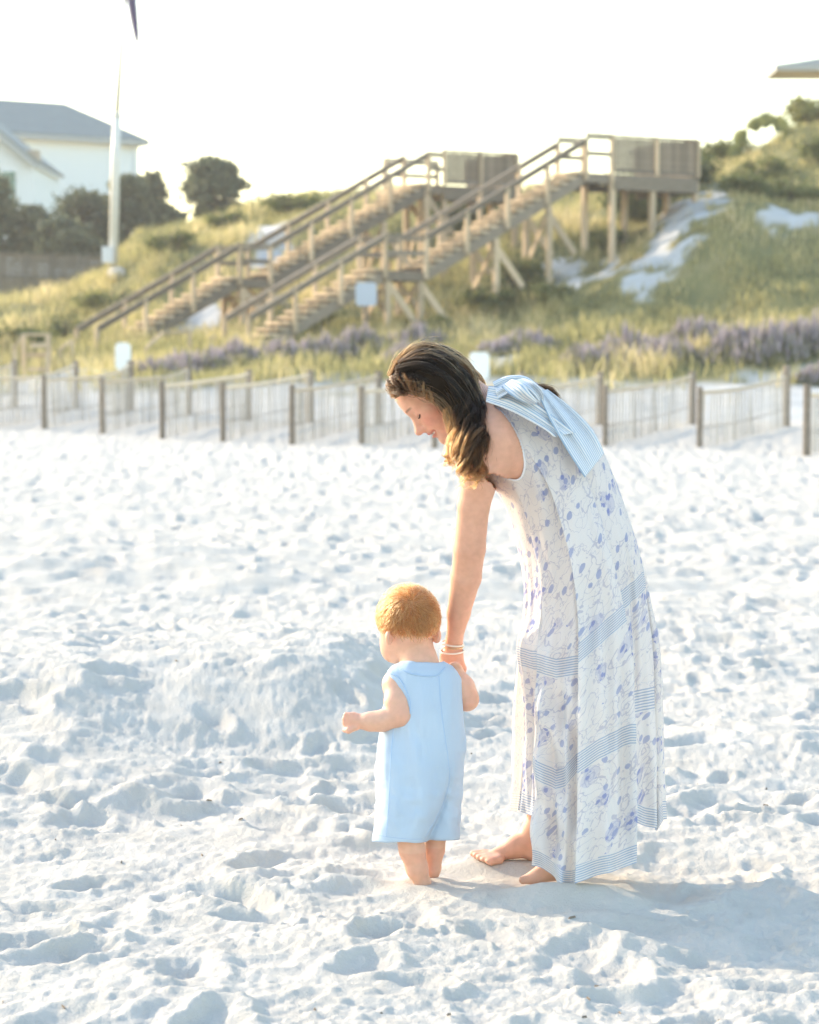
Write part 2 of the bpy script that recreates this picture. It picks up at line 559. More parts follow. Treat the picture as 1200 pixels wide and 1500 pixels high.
def grass_density(X, Y):
    v = veg_amount(X, Y)
    c = np.clip(.55 + fbm(X * .5, Y * .4, 3) * 1.4, .05, 1)
    return v ** 1.5 * c
pts = veg_points(240000, 57, 100, grass_density, 11)
r_ = np.random.default_rng(5)
n = len(pts)
patch = fbm(pts[:, 0] * .28 + 3, pts[:, 1] * .2, 3)
h = r_.uniform(.2, .55, n) * (1 + .6 * patch) * (1 - .45 * sstep(800, 960, 600 + FPX * pts[:, 0] / pts[:, 1]) * sstep(65, 69, pts[:, 1])) * np.where(pts[:, 1] > 86, .8, 1)
tint = np.clip(.42 + patch * .7 + r_.normal(0, .17, n) - .18 * sstep(80, 92, pts[:, 1]), 0, 1)
V, F, T = blades(pts, h, r_.uniform(.02, .05, n), .5, tint)
me = np_mesh('dune_grass', V, F); attr(me, 'tint', T)
tag(obj('dune_grass', me, GRASS), kind='stuff')

def leaf_cloud(n, centers, radii, size, seed, tint0=.5, up_bias=.2):
    """leaf quads spread through clumps; brighter nothing painted, only random leaf age"""
    r = np.random.default_rng(seed)
    k = r.integers(0, len(centers), n)
    d = r.normal(size=(n, 3)); d /= np.linalg.norm(d, axis=1)[:, None]
    rad = np.clip(np.abs(r.normal(.55, .42, n)), 0, 1.9)
    c = np.asarray(centers)[k] + d * (rad[:, None] * np.asarray(radii)[k])
    a = r.normal(size=(n, 3)); a /= np.linalg.norm(a, axis=1)[:, None]
    b = np.cross(a, r.normal(size=(n, 3))); b /= np.linalg.norm(b, axis=1)[:, None]
    s = size * r.uniform(.6, 1.4, n)
    a = a * s[:, None]; b = b * (s * .45)[:, None]
    V = np.stack([c - a, c + b, c + a, c - b], 1).reshape(-1, 3)
    F = np.arange(n * 4).reshape(n, 4)
    clump = r.uniform(-.25, .25, len(centers))[k]
    T = np.repeat(np.clip(tint0 + clump + r.normal(0, .15, n), 0, 1), 4)
    return V, F, T

def foliage(name, parent, mat, *args, **kw):
    V, F, T = leaf_cloud(*args, **kw)
    me = np_mesh(name, V, F); attr(me, 'tint', T)
    return obj(name, me, mat, parent)

def bush(px, D, w, h, label, seed, tint=.5, group='green shrubs on the dune'):
    x = (px - 600) / FPX * D; z = gz(x, D)
    e = empty('shrub', (x, D, z), label, 'shrub', group)
    r = random.Random(seed)
    cs, rs = [], []
    for i in range(16):
        a = r.uniform(0, 6.28); q = r.uniform(0, 1) ** .5 * w * .36
        zz = r.uniform(.12, .8) * h * (1 - .5 * (q / (w * .5)) ** 2)
        cs.append((x + q * math.cos(a), D + q * math.sin(a) * .8, z + zz))
        k = r.uniform(.7, 1.2)
        rs.append((w * .2 * k, w * .2 * k, h * .26 * k))
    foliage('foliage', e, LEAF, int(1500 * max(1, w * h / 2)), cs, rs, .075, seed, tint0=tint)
    V, F = [], []
    for i in range(7):
        a = r.uniform(0, 6.28); q = w * .3
        v, f = tube_arrays([(x, D, z - .1), (x + q * .4 * math.cos(a), D + q * .4 * math.sin(a), z + h * .35), (x + q * math.cos(a), D + q * math.sin(a), z + h * .75)], [.035, .025, .012], 5)
        F += [[j + len(V) for j in ff] for ff in f]; V += v
    obj('stems', np_mesh('stems', np.array([tuple(v) for v in V]), F, True), BARK, e)
    return e

bushes = [  # lowest tints, under the decks, stand in for the deck shade
    (30, 69, 2.4, 1.0, .35, 'broad dark shrub behind the low wooden steps at the far left'),
    (95, 74, 2.0, 1.0, .40, 'dark shrub at the left foot of the dune below the brown plank wall'),
    (165, 80, 2.6, .9, .55, 'shrub beside the foot of the flagpole mound, left of the left staircase'),
    (255, 84, 2.2, .9, .60, 'yellowish shrub above the lower flight of the left staircase'),
    (335, 89, 2.2, 1.0, .45, 'shrub on the skyline right of the round tree'),
    (430, 90, 2.6, 1.0, .40, 'shrub on the skyline left of the upper flight of the left staircase'),
    (470, 71.5, 1.6, .7, .55, 'low shrub under the lower landing of the right staircase'),
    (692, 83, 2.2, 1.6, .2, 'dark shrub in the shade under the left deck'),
    (752, 73, 2.2, 1.1, .60, 'green shrub below the diagonal brace of the right staircase'),
    (715, 71.5, 1.8, .9, .50, 'shrub under the middle of the right upper flight'),
    (885, 75.5, 1.9, .9, .55, 'bright green shrub at the foot of the tall deck post'),
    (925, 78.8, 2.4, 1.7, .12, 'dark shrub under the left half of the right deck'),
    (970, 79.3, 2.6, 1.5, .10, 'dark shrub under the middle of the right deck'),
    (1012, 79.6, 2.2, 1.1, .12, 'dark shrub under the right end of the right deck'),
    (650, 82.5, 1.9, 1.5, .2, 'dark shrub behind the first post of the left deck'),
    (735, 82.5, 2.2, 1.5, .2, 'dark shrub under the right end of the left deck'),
    (985, 85, 2.6, 1.2, .45, 'shrub between the right deck and the white blowout'),
    (1068, 85, 2.2, .8, .55, 'shrub above the white sand blowout'),
    (1120, 79, 2.2, .8, .6, 'golden shrub right of the white sand blowout'),
    (1185, 86, 2.4, 1.3, .7, 'golden green shrub at the right edge under the bright bush'),
    (1160, 75, 2.8, .8, .4, 'low dark shrub below the small right sand patch'),
    (1085, 75.5, 1.8, .7, .5, 'low shrub just right of the lower blowout sand'),
    (945, 78, 1.5, .7, .45, 'small shrub on the left edge of the white blowout'),
    (1068, 86, 1.6, .5, .75, 'straw coloured brush on the right crest beside the palmetto'),
    (1195, 90, 2.6, 1.2, .8, 'tall golden brush on the high right dune at the edge'),
    (1040, 86.5, 2.0, .7, .35, 'grey green brush at the right end of the low boardwalk'),
    (1090, 78, 1.8, .7, .8, 'straw coloured brush right of the blowout sand, halfway up'),
    (640, 69.5, 1.6, .6, .7, 'pale green brush right of the right stair landing supports'),
    (805, 71, 1.6, .7, .75, 'yellow green brush below the upper right flight'),
    (1195, 80, 1.8, .9, .55, 'shrub at the right edge above the small sand patch'),
]
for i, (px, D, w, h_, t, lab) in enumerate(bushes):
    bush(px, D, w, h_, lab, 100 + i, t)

def flower_shrub(px, D, w, h, label, seed):
    x = (px - 600) / FPX * D; z = gz(x, D)
    e = empty('flowering_shrub', (x, D, z), label, 'flowering shrub', 'purple flowering shrubs above the sand fence')
    r = np.random.default_rng(seed)
    n = int(900 * w)
    q = r.uniform(0, 1.25, n) ** .55; a = r.uniform(0, 2 * np.pi, n); q = np.minimum(q, 1.15)
    X = x + q * np.cos(a) * w * .5; Y = D + q * np.sin(a) * w * .33
    hh = .74 * h * (1 - .55 * q ** 2.2) * r.uniform(.35, 1.15, n) * (1 + .5 * perlin(X * 2.2 + seed, Y * 2.2))
    base = np.stack([X, Y, dune_z(X, Y)], -1)
    V1, F1, T1 = blades(base, hh * .62, r.uniform(.03, .06, n), .35, np.clip(r.normal(.12, .1, n), 0, .38), seed)
    me = np_mesh('foliage', V1, F1); attr(me, 'tint', T1); obj('foliage', me, PURPLE, e)
    tops = base.copy(); tops[:, 2] += hh * .5
    sel = r.uniform(0, 1, n) < .42
    V2, F2, T2 = blades(tops[sel], hh[sel] * .55, r.uniform(.05, .085, sel.sum()), .12, np.clip(r.normal(.66, .22, sel.sum()), .25, 1), seed + 1)
    me = np_mesh('flower_spikes', V2, F2); attr(me, 'tint', T2); obj('flower_spikes', me, PURPLE, e)

flowers = [
    (235, 60.5, 1.8, .75, 'purple flowering shrub just right of the white sign on its post'),
    (285, 61.5, 1.9, .8, 'purple flowering shrub below the left stair handrail, second right of the white sign'),
    (345, 62.5, 1.9, .8, 'purple flowering shrub below the foot of the right staircase handrail'),
    (410, 63.5, 1.8, .75, 'purple flowering shrub left of the blue sign, at the right stair foot'),
    (475, 65, 1.8, .8, 'purple flowering shrub below the bottom steps of the right staircase'),
    (525, 65.5, 1.7, .85, 'purple flowering shrub right below the pale blue sign'),
    (610, 66, 1.7, .9, 'purple flowering shrub above the bowed head of the woman'),
    (590, 62, 1.6, .7, 'greyish purple shrub directly behind the top of the womans hair'),
    (730, 63, 1.3, .65, 'small purple shrub right of the white marker behind the woman'),
    (775, 64, 1.6, .75, 'purple shrub above the bow on the womans back'),
    (870, 61.5, 1.6, .8, 'purple flowering shrub above the fence post right of the woman'),
    (915, 62.5, 1.9, .95, 'tall purple flowering shrub, left end of the right hand flower bank'),
    (965, 61.5, 1.8, .9, 'purple flowering shrub in the middle of the right hand flower bank'),
    (1020, 63, 1.9, .95, 'purple flowering shrub behind the front of the right hand flower bank'),
    (1075, 61, 1.6, 1.0, 'dense mauve shrub left of the tall rear fence post on the right'),
    (1125, 60.5, 1.8, 1.15, 'largest mauve flowering shrub behind the rightmost tall fence post'),
    (1180, 61.5, 1.9, 1.15, 'mauve flowering shrub cut by the right edge of the picture'),
    (1195, 57.5, 1.1, .7, 'low mauve shrub on sand at the right edge near the last fence post'),
]
for i, (px, D, w, h_, lab) in enumerate(flowers):
    flower_shrub(px, D, w, h_, lab, 300 + i * 3)

def tree(name, px, ytop, ybot, D, wpx, label, seed, tint=.45, n=5200, group='trees behind the dune', gap=1.0, mat=None):
    k = D / FPX
    x = (px - 600) * k; zt = P(px, ytop, D).z; zb = P(px, ybot, D).z; w = wpx * k
    g0 = gz(x, D) if D < 145 else 4.3
    e = empty(name, (x, D, g0), label, 'tree', group)
    r = random.Random(seed)
    H = zt - zb
    cs, rs = [], []
    for i in range(46):
        a = r.uniform(0, 6.28); v = r.uniform(0, 1)
        prof = math.sin(math.pi * (v * .82 + .14)) ** .7
        q = (r.uniform(.05, 1) ** .5) * w * .36 * prof
        q *= r.uniform(.8, 1.25)
        cs.append((x + q * math.cos(a), D + q * math.sin(a), zb + H * (.06 + .88 * v)))
        s = r.uniform(.35, 1.05) * gap
        rs.append((w * .21 * s, w * .21 * s, H * .17 * s))
    foliage('crown', e, mat or TREE, int(n * 1.5), cs, rs, .15, seed, tint0=tint)
    V, F = [], []
    def add(pts, rad):
        v, f = tube_arrays(pts, rad, 6)
        nonlocal V, F
        F += [[j + len(V) for j in ff] for ff in f]; V += v
    top = zb + H * .55
    add([(x, D, g0 - .4), (x + .1, D, (g0 + top) / 2), (x - .05, D, top)], [.16, .12, .06])
    for c in cs[:12]:
        m = Vector((x, D, g0 + (top - g0) * r.uniform(.5, .95)))
        add([m, (m + Vector(c)) / 2 + Vector((0, 0, -.1)), Vector(c)], [.05, .035, .015])
    obj('trunk', np_mesh('trunk', np.array([tuple(v) for v in V]), F, True), BARK, e)

tree('round_tree', 315, 231, 318, 108, 118, 'round dark tree standing alone on the skyline left of the stairs', 1, .42, 7500)
tree('leafy_tree', 222, 252, 350, 110, 82, 'airy dark tree with sky gaps just right of the flagpole', 2, .4, 3400, gap=.8)
tree('leafy_tree', 185, 258, 378, 106, 84, 'dark tree directly behind the flagpole', 3, .4, 5600)
tree('leafy_tree', 128, 280, 376, 106, 110, 'broad dark tree left of the flagpole in front of the white house', 4, .42, 6600)
tree('leafy_tree', 50, 305, 378, 105, 80, 'short dark tree below the house wall near the green window', 5, .45, 4600)
tree('leafy_tree', 4, 266, 380, 104, 62, 'dark tree cut by the left edge in front of the green window', 6, .4, 4600)
tree('leafy_tree', 92, 322, 388, 102, 100, 'lowest dark tree above the brown plank wall', 8, .38, 5200)
tree('leafy_tree', 245, 300, 360, 104, 60, 'low dark tree between the flagpole and the round tree', 12, .42, 3000)
tree('leafy_tree', 1203, 165, 215, 97, 42, 'bright golden green tree top at the right edge', 9, .85, 1800, group='trees on the right dune', mat=LEAF)
tree('leafy_tree', 1168, 190, 232, 96, 50, 'low golden tree just right of the palmetto', 10, .8, 1800, group='trees on the right dune', mat=LEAF)

def palmetto():
    D = 84; c = P(1116, 222, D); x = c.x
    g0 = gz(x, D)
    e = empty('palmetto', (x, D, g0), 'small fan palm with spread fronds on the right skyline', 'palm')
    tube('trunk', [(x, D, g0 - .3), (x, D, c.z)], [.13, .10], BARK, e)
    r = random.Random(4)
    V0 = Vector((x, D, c.z))
    for i, (dx, dy_) in enumerate(((-29, -20), (-10, -36), (7, -44), (27, -38), (36, -14), (-36, 2))):
        k = D / FPX
        tip = V0 + Vector((dx * k * 1.55, r.uniform(-.4, .4), -dy_ * k * 1.55))
        ax = (tip - V0).normalized(); L = (tip - V0).length
        V, F, T = [], [], []
        hub = V0 + ax * L * .5
        sidev = ax.cross(Vector((r.uniform(-.3, .3), -1, r.uniform(-.2, .2)))).normalized()
        nl = 9
        for j in range(nl):
            a = (j / (nl - 1) - .5) * 1.7
            d = (ax * math.cos(a) + sidev * math.sin(a)).normalized() * L * .50 * (1 - .25 * abs(a) / .9)
            s = d.cross(Vector((0, 1, 0))).normalized() * .06
            b = len(V)
            V += [hub - s * .4, hub + s * .4, hub + d * .6 + s, hub + d + Vector((0, 0, -.05)), hub + d * .6 - s]
            F += [[b, b + 1, b + 2, b + 3, b + 4]]
            T += [.5 + .3 * r.random()] * 5
        v, f = tube_arrays([V0, hub], [.02, .012], 5)
        F += [[q + len(V) for q in ff] for ff in f]; V += v; T += [.6] * len(v)
        me = np_mesh('frond', np.array([tuple(v) for v in V]), F); attr(me, 'tint', T)
        obj('frond', me, LEAF, e)
palmetto()
# ------------------------------------------------------------------ built things
WOOD = wood_mat('weathered_wood', (.20, .15, .105), (.36, .28, .20))
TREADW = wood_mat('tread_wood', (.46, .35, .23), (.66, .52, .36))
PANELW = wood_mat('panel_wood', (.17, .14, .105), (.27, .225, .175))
RISERW = wood_mat('riser_wood', (.10, .075, .055), (.17, .13, .095))  # dark tone stands in for shade between the treads
WOODG = wood_mat('grey_wood', (.17, .14, .11), (.29, .245, .195))
FENCEW = wood_mat('fence_wood', (.17, .135, .105), (.30, .25, .20))
SLATW = wood_mat('slat_wood', (.42, .38, .33), (.60, .54, .46))
TOPW = wood_mat('sunlit_lath', (.55, .45, .32), (.70, .58, .42))  # pale tone carries the sunlight on the fence tops
DIRX, DIRY = .86, .51
CLIMB = Vector((DIRX, DIRY, 0)); ACROSS = Vector((DIRY, -DIRX, 0))   # ACROSS points to the near (right) side
YAW = math.atan2(DIRY, DIRX)
RISE, RUN, WID = .17, .312, 1.4

_posts = []
def free_spot(p):
    for q in _posts:
        if (q - p).length < .16: return False
    _posts.append(p.copy()); return True

def rail_run(e, a, b, side, spacing=1.6, h=1.0, mid=True, endpost=True):
    """posts, cap rail and mid rail along a line of floor points a..b; side = offset vector"""
    a = Vector(a) + side; b = Vector(b) + side
    L = (b - a).length
    n = max(1, round(L / spacing))
    for i in range(n + 1):
        p = a.lerp(b, i / n)
        if free_spot(p): box('rail_post', p + Vector((0, 0, h / 2 - .12)), (.12, .12, round(h + .2, 2)), TREADW, e, (0, 0, YAW))
    up = Vector((0, 0, 1))
    beam('cap_rail', a + up * (h + .02), b + up * (h + .02), .15, .05, WOODG, e)
    beam('handrail', a + up * (h - .09), b + up * (h - .09), .05, .12, WOODG, e)
    if mid:
        beam('mid_rail', a + up * (h * .5), b + up * (h * .5), .05, .14, WOODG, e)

def flight(e, bottom, n):
    """bottom: centre of the lowest nosing at ground; returns centre of the top edge"""
    b = Vector(bottom)
    for i in range(n):
        c = b + CLIMB * (RUN * (i + .5)) + Vector((0, 0, RISE * (i + 1)))
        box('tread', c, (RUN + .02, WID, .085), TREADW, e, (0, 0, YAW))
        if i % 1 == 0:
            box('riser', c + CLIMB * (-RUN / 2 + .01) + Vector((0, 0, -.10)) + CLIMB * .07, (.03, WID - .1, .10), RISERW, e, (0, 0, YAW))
    t = b + CLIMB * (RUN * n) + Vector((0, 0, RISE * n))
    for s in (-1, 1):
        off = ACROSS * (s * (WID / 2 - .03)) + Vector((0, 0, -.16))
        beam('stringer', b + off, t + off, .06, .30, WOODG, e)
    for s in (-1, 1):
        rail_run(e, b, t, ACROSS * (s * (WID / 2 + .06)), mid=False)
    return t

def platform(e, a, L, W, name='landing'):
    """planked platform whose left edge centre is a, going L along CLIMB"""
    a = Vector(a)
    beam('nosing_board', a - CLIMB * .03 - ACROSS * (W / 2) + Vector((0, 0, -.05)), a - CLIMB * .03 + ACROSS * (W / 2) + Vector((0, 0, -.05)), .04, .15, TREADW, e)
    nb = max(1, round(L / .15))
    for i in range(nb):
        c = a + CLIMB * (L * (i + .5) / nb) + Vector((0, 0, -.02))
        box('deck_board', c, (round(L / nb - .008, 3), W, .04), WOOD, e, (0, 0, YAW))
    for s in (-1, 1):
        o = ACROSS * (s * W / 2) + Vector((0, 0, -.17))
        beam('joist', a + o, a + CLIMB * L + o, .05, .24, WOODG, e)
    for k in (0.0, L):
        o = Vector((0, 0, -.17)) + CLIMB * k
        beam('joist', a + o - ACROSS * (W / 2), a + o + ACROSS * (W / 2), .05, .24, WOODG, e)
    return a + CLIMB * L

def support(e, c, W, brace=True):
    """pair of posts under c (floor level) with a cross brace and a diagonal"""
    c = Vector(c)
    feet = []
    for s in (-1, 1):
        p = c + ACROSS * (s * (W / 2 - .08))
        z0 = gz(p.x, p.y) - .3
        hgt = p.z - .1 - z0
        if hgt < .3: continue
        box('support_post', (p.x, p.y, z0 + hgt / 2), (.17, .17, round(hgt, 2)), TREADW, e, (0, 0, YAW))
        feet.append(Vector((p.x, p.y, z0 + .45)))
        if brace:
            q = p + CLIMB * .95
            beam('brace', (p.x, p.y, p.z - .35), (q.x, q.y, max(gz(q.x, q.y) + .05, p.z - 1.5)), .07, .20, TREADW, e)
    if len(feet) == 2 and brace:
        beam('brace', feet[0] - CLIMB * .10, Vector((feet[1].x, feet[1].y, c.z - .4)) - CLIMB * .10, .05, .18, TREADW, e)

def panel_rail(e, a, b, h=1.07):
    """solid board railing from a to b"""
    a = Vector(a); b = Vector(b); up = Vector((0, 0, 1))
    d = (b - a); L = d.length; d.normalize(); yaw = math.atan2(d.y, d.x)
    n = max(1, round(L / .17))
    for i in range(n):
        p = a + d * (L * (i + .5) / n) + up * (h * .5 + .06)
        box('rail_board', p + Vector((0, 0, random.uniform(-.01, .01))), (round(L / n - .02, 3), .025, round(h - .16, 2)), PANELW, e, (0, 0, yaw))
    m = max(1, round(L / 1.3))
    nrm = Vector((d.y, -d.x, 0)) * .06
    for i in range(m + 1):
        p = a.lerp(b, i / m) + nrm
        if free_spot(p): box('rail_post', p + up * (h * .5), (.10, .10, h), TREADW, e, (0, 0, yaw))
    beam('cap_rail', a + up * (h + .03), b + up * (h + .03), .18, .05, WOODG, e)
    beam('fascia', a + up * -.24 + nrm * .5, b + up * -.24 + nrm * .5, .05, .46, PANELW, e)
    beam('rail_bottom', a + up * .10 + nrm * .3, b + up * .10 + nrm * .3, .05, .12, WOODG, e)

# ---- left staircase
topA1 = P(335, 408, 74)
botA1 = topA1 - CLIMB * (RUN * 15) - Vector((0, 0, RISE * 15))
A = empty('wooden_staircase', botA1, 'left weathered wooden beach staircase with two flights climbing to the left deck', 'staircase', 'wooden beach stairs on the dune')
t = flight(A, botA1, 15)
t2 = platform(A, t, 1.05, WID)
for s in (-1, 1): rail_run(A, t, t2, ACROSS * (s * (WID / 2 + .06)))
support(A, t + CLIMB * .15, WID); support(A, t2 - CLIMB * .1, WID)
t3 = flight(A, t2, 18)
support(A, t2 + CLIMB * (RUN * 13) + Vector((0, 0, RISE * 13 - .25)), WID)
support(A, t3, WID)
# left deck
dk = platform(A, t3 - ACROSS * .9, 3.3, 3.2)
c0 = t3 + ACROSS * .74 + CLIMB * .55
c1 = c0 + CLIMB * 2.75
panel_rail(A, c0 + ACROSS * .02, c1 + ACROSS * .02)
panel_rail(A, c1, c1 - ACROSS * 3.0)
rail_run(A, t3, t3 + CLIMB * .5, ACROSS * (WID / 2 + .06)); rail_run(A, t3 - ACROSS * 2.0, t3 + CLIMB * 2 - ACROSS * 2.0, ACROSS * 0)
support(A, c0 - ACROSS * .8 + CLIMB * .1, 1.6, False); support(A, c1 - ACROSS * .8, 1.6, False)

# ---- right staircase
topB1 = P(545, 397, 70)
botB1 = topB1 - CLIMB * (RUN * 14) - Vector((0, 0, RISE * 14))
B = empty('wooden_staircase', botB1, 'right weathered wooden beach staircase in front, climbing to the tall right deck', 'staircase', 'wooden beach stairs on the dune')
t = flight(B, botB1, 14)
t2 = platform(B, t, 1.35, WID)
for s in (-1, 1): rail_run(B, t, t2, ACROSS * (s * (WID / 2 + .06)), 1.3)
support(B, t + CLIMB * .15, WID); support(B, t2 - CLIMB * .1, WID)
t3 = flight(B, t2, 18)
support(B, t2 + CLIMB * (RUN * 8) + Vector((0, 0, RISE * 8 - .25)), WID)
support(B, t2 + CLIMB * (RUN * 14) + Vector((0, 0, RISE * 14 - .25)), WID)
t4 = platform(B, t3, .95, WID)
rail_run(B, t3, t4, ACROSS * (WID / 2 + .06), .7, 1.15); rail_run(B, t3, t4, -ACROSS * (WID / 2 + .06), .7, 1.15)
platform(B, t4 - ACROSS * .9, 3.1, 3.3)
c0 = t4 + ACROSS * .77 + CLIMB * .05
c1 = c0 + CLIMB * 3.15
panel_rail(B, c0, c1, 1.12); panel_rail(B, c1, c1 - ACROSS * 3.2, 1.12)
support(B, c0 - ACROSS * .8, 1.6, False); support(B, c0 - ACROSS * .8 + CLIMB * 1.5, 1.6, False); support(B, c1 - ACROSS * .8, 1.6, False)
# ---- small things at the dune foot
def low_steps():
    D = 62
    c = P(48, 541, D); c.z = gz(c.x, D)
    e = empty('low_wooden_steps', c, 'small low wooden stair end with pale rails at the far left dune foot', 'steps')
    k = D / FPX
    for (x0, dy_) in ((22, 0), (35, .7), (70, 0), (72, .7)):
        p = P(x0, 540, D + dy_); z0 = gz(p.x, p.y) - .2
        zt = P(x0, 492 if x0 > 30 else 505, D + dy_).z
        box('rail_post', (p.x, p.y, (z0 + zt) / 2), (.10, .10, round(zt - z0, 2)), TREADW, e)
    beam('cap_rail', P(33, 490, D), P(74, 490, D), .14, .06, TREADW, e)
    beam('handrail', P(19, 512, D - .05), P(34, 490, D - .05), .12, .06, TREADW, e)
    for i, (y_, a, b) in enumerate(((520, 40, 70), (541, 42, 68), (506, 46, 72))):
        beam('tread', P(a, y_, D + .3 * (2 - i)), P(b, y_, D + .3 * (2 - i)), .28, .12, TREADW, e)
low_steps()
def stub(px, py, D, lab, pts):
    c = P(px, py, D); c.z = gz(c.x, D)
    e = empty('handrail_end', c, lab, 'handrail')
    q = [P(a, b, D + d) for a, b, d in pts]
    for a, b in zip(q[:-1], q[1:]): beam('handrail', a, b, .10, .09, TREADW, e)
    for p in (q[0], q[-1]):
        z0 = gz(p.x, p.y) - .2
        if p.z - z0 > .15: box('rail_post', (p.x, p.y, (z0 + p.z) / 2), (.1, .1, round(p.z - z0, 2)), TREADW, e)
stub(245, 508, 66, 'short pale handrail end at the bottom of the left staircase', [(214, 510, 0), (240, 487, .2), (278, 486, .4)])
stub(98, 515, 67, 'short slanted wooden rail beside the low steps, left of the left staircase', [(88, 512, 0), (106, 498, .1)])
stub(310, 500, 68, 'loose pale board leaning in the grass below the right staircase foot', [(306, 500, 0), (316, 492, .1)])

# plank wall on the left
def plank_wall():
    D = 90
    a = P(-80, 370, D); b = P(152, 372, D + 3)
    e = empty('plank_wall', (a.x, D, 3.6), 'brown wooden plank wall at the left under the dark trees', 'wall')
    for i in range(9):
        z = P(0, 368, D).z - .19 * (i + .5)
        beam('plank', (a.x, a.y, z), (b.x, b.y, z - .1), .05, .175, FENCEW, e)
    for i in range(7):
        p = a.lerp(b, i / 6) + Vector((0, -.08, 0))
        z0 = gz(p.x, p.y) - .6
        box('wall_post', (p.x, p.y, (z0 + a.z) / 2 + .05), (.14, .14, round(a.z - z0, 2)), WOODG, e)
    beam('cap_rail', a + Vector((0, -.05, .04)), b + Vector((0, -.05, -.06)), .2, .06, WOODG, e)
plank_wall()

# ---- signs
WHITE = simple('white_paint', (.86, .86, .84), .5, .4, .04)
SIGNB = simple('sign_blue_grey', (.50, .56, .66), .5, .4, .08, 30)
def sign(px0, px1, py0, py1, D, pole_py, lab, mat, name='beach_sign', lines=0):
    a = P(px0, py0, D); b = P(px1, py1, D)
    cx = (a.x + b.x) / 2; g0 = gz(cx, D)
    e = empty(name, (cx, D, g0), lab, 'sign')
    import bmesh
    bm = bmesh.new(); bmesh.ops.create_cube(bm, size=1)
    for v in bm.verts: v.co = Vector((v.co.x * (b.x - a.x), v.co.y * .02, v.co.z * (a.z - b.z)))
    bmesh.ops.bevel(bm, geom=[ed for ed in bm.edges if abs((ed.verts[0].co - ed.verts[1].co).y) > .01], offset=.05, segments=4, affect='EDGES')
    me = bpy.data.meshes.new('sign_board'); bm.to_mesh(me); bm.free()
    o = obj('sign_board', me, mat, e); o.location = (cx, D, (a.z + b.z) / 2); o.matrix_parent_inverse = Matrix.Translation(-e.location)
    z1 = a.z - .05
    box('sign_post', (cx, D + .07, (z1 + g0 - .3) / 2), (.10, .10, round(z1 - g0 + .3, 2)), WOOD, e)
    return e
sign(169, 192, 502, 542, 58.5, 570, 'white rounded sign on a wooden post at the left behind the fence', WHITE)
sign(688, 717, 516, 556, 58, 575, 'white rounded sign right behind the womans head', WHITE)
sign(521, 552, 414, 448, 68, 455, 'pale blue grey notice board below the landing of the right staircase', SIGNB)

# ---- flagpole
POLE = simple('pole_white', (.72, .70, .64), .4, .5, .06)
FLAG = simple('flag_purple', (.10, .07, .22), .8, .2, .15)
FLAG.node_tree.nodes['Principled BSDF'].inputs['Sheen Weight'].default_value = .2
POLET = simple('pole_shaded', (.40, .37, .35), .5, .4, .06)  # white pole, shading put into a darker colour to show against the sky
def flagpole():
    D = 84
    f0 = P(165, 384, D); g0 = gz(f0.x, D); f0.z = g0 - .3
    p1 = P(171.5, 168, D); p2 = P(185.5, -40, D)
    e = empty('flagpole', (f0.x, D, g0), 'tall white two-stage flagpole with a limp purple flag at the left', 'flagpole')
    tube('pole_base', [f0, P(169, 250, D), p1], [.17, .155, .135], POLE, e, 14)
    tube('collar', [p1 + Vector((0, 0, -.06)), p1 + Vector((0, 0, .05))], [.16, .14], POLE, e, 14)
    tube('pole_top', [p1, P(178, 70, D), p2], [.085, .07, .06], POLET, e, 12)
    b = P(158, 373, D - .25)
    o = box('control_box', b, (.38, .26, .55), simple('box_white', (.7, .72, .74), .5, .4, .05), e)
    # flag hangs furled: folded sheet with depth
    us = np.linspace(0, 1, 24); vs = np.linspace(0, 1, 22)
    V = []
    for v in vs:
        y = -60 + v * (122)
        left = 181 + 14 * v ** 2.2 + 4 * v; right = 195 + 11 * v - 2 * v ** 8
        for u in us:
            px = left + (right - left) * u
            V.append(P(px, y + 6 * u * (1 - v), D + .22 * math.sin(u * 13 + v * 2) * (1 - .6 * v)))
    nu = len(us)
    F = [[j * nu + i, j * nu + i + 1, (j + 1) * nu + i + 1, (j + 1) * nu + i] for j in range(len(vs) - 1) for i in range(nu - 1)]
    me = np_mesh('flag', np.array([tuple(v) for v in V]), F, True)
    o = obj('flag', me, FLAG, e)
    md = o.modifiers.new('solid', 'SOLIDIFY'); md.thickness = .008
    import bmesh
flagpole()
rk = P(172, 380, 83.2)
import bmesh
bm = bmesh.new(); bmesh.ops.create_icosphere(bm, subdivisions=3, radius=.32)
for v in bm.verts:
    n_ = float(perlin(np.array([v.co.x * 4 + 3]), np.array([v.co.y * 4 + v.co.z * 3]))[0])
    v.co *= 1 + .25 * n_; v.co.z *= .75
me = bpy.data.meshes.new('boulder'); bm.to_mesh(me); bm.free()
me.polygons.foreach_set('use_smooth', np.ones(len(me.polygons), bool))
o = obj('boulder', me, simple('pale_stone', (.55, .50, .45), .9, .2, .15)); o.location = (rk.x, 83.2, gz(rk.x, 83.2) + .15)
tag(o, 'pale rounded stone at the foot of the flagpole', 'boulder')

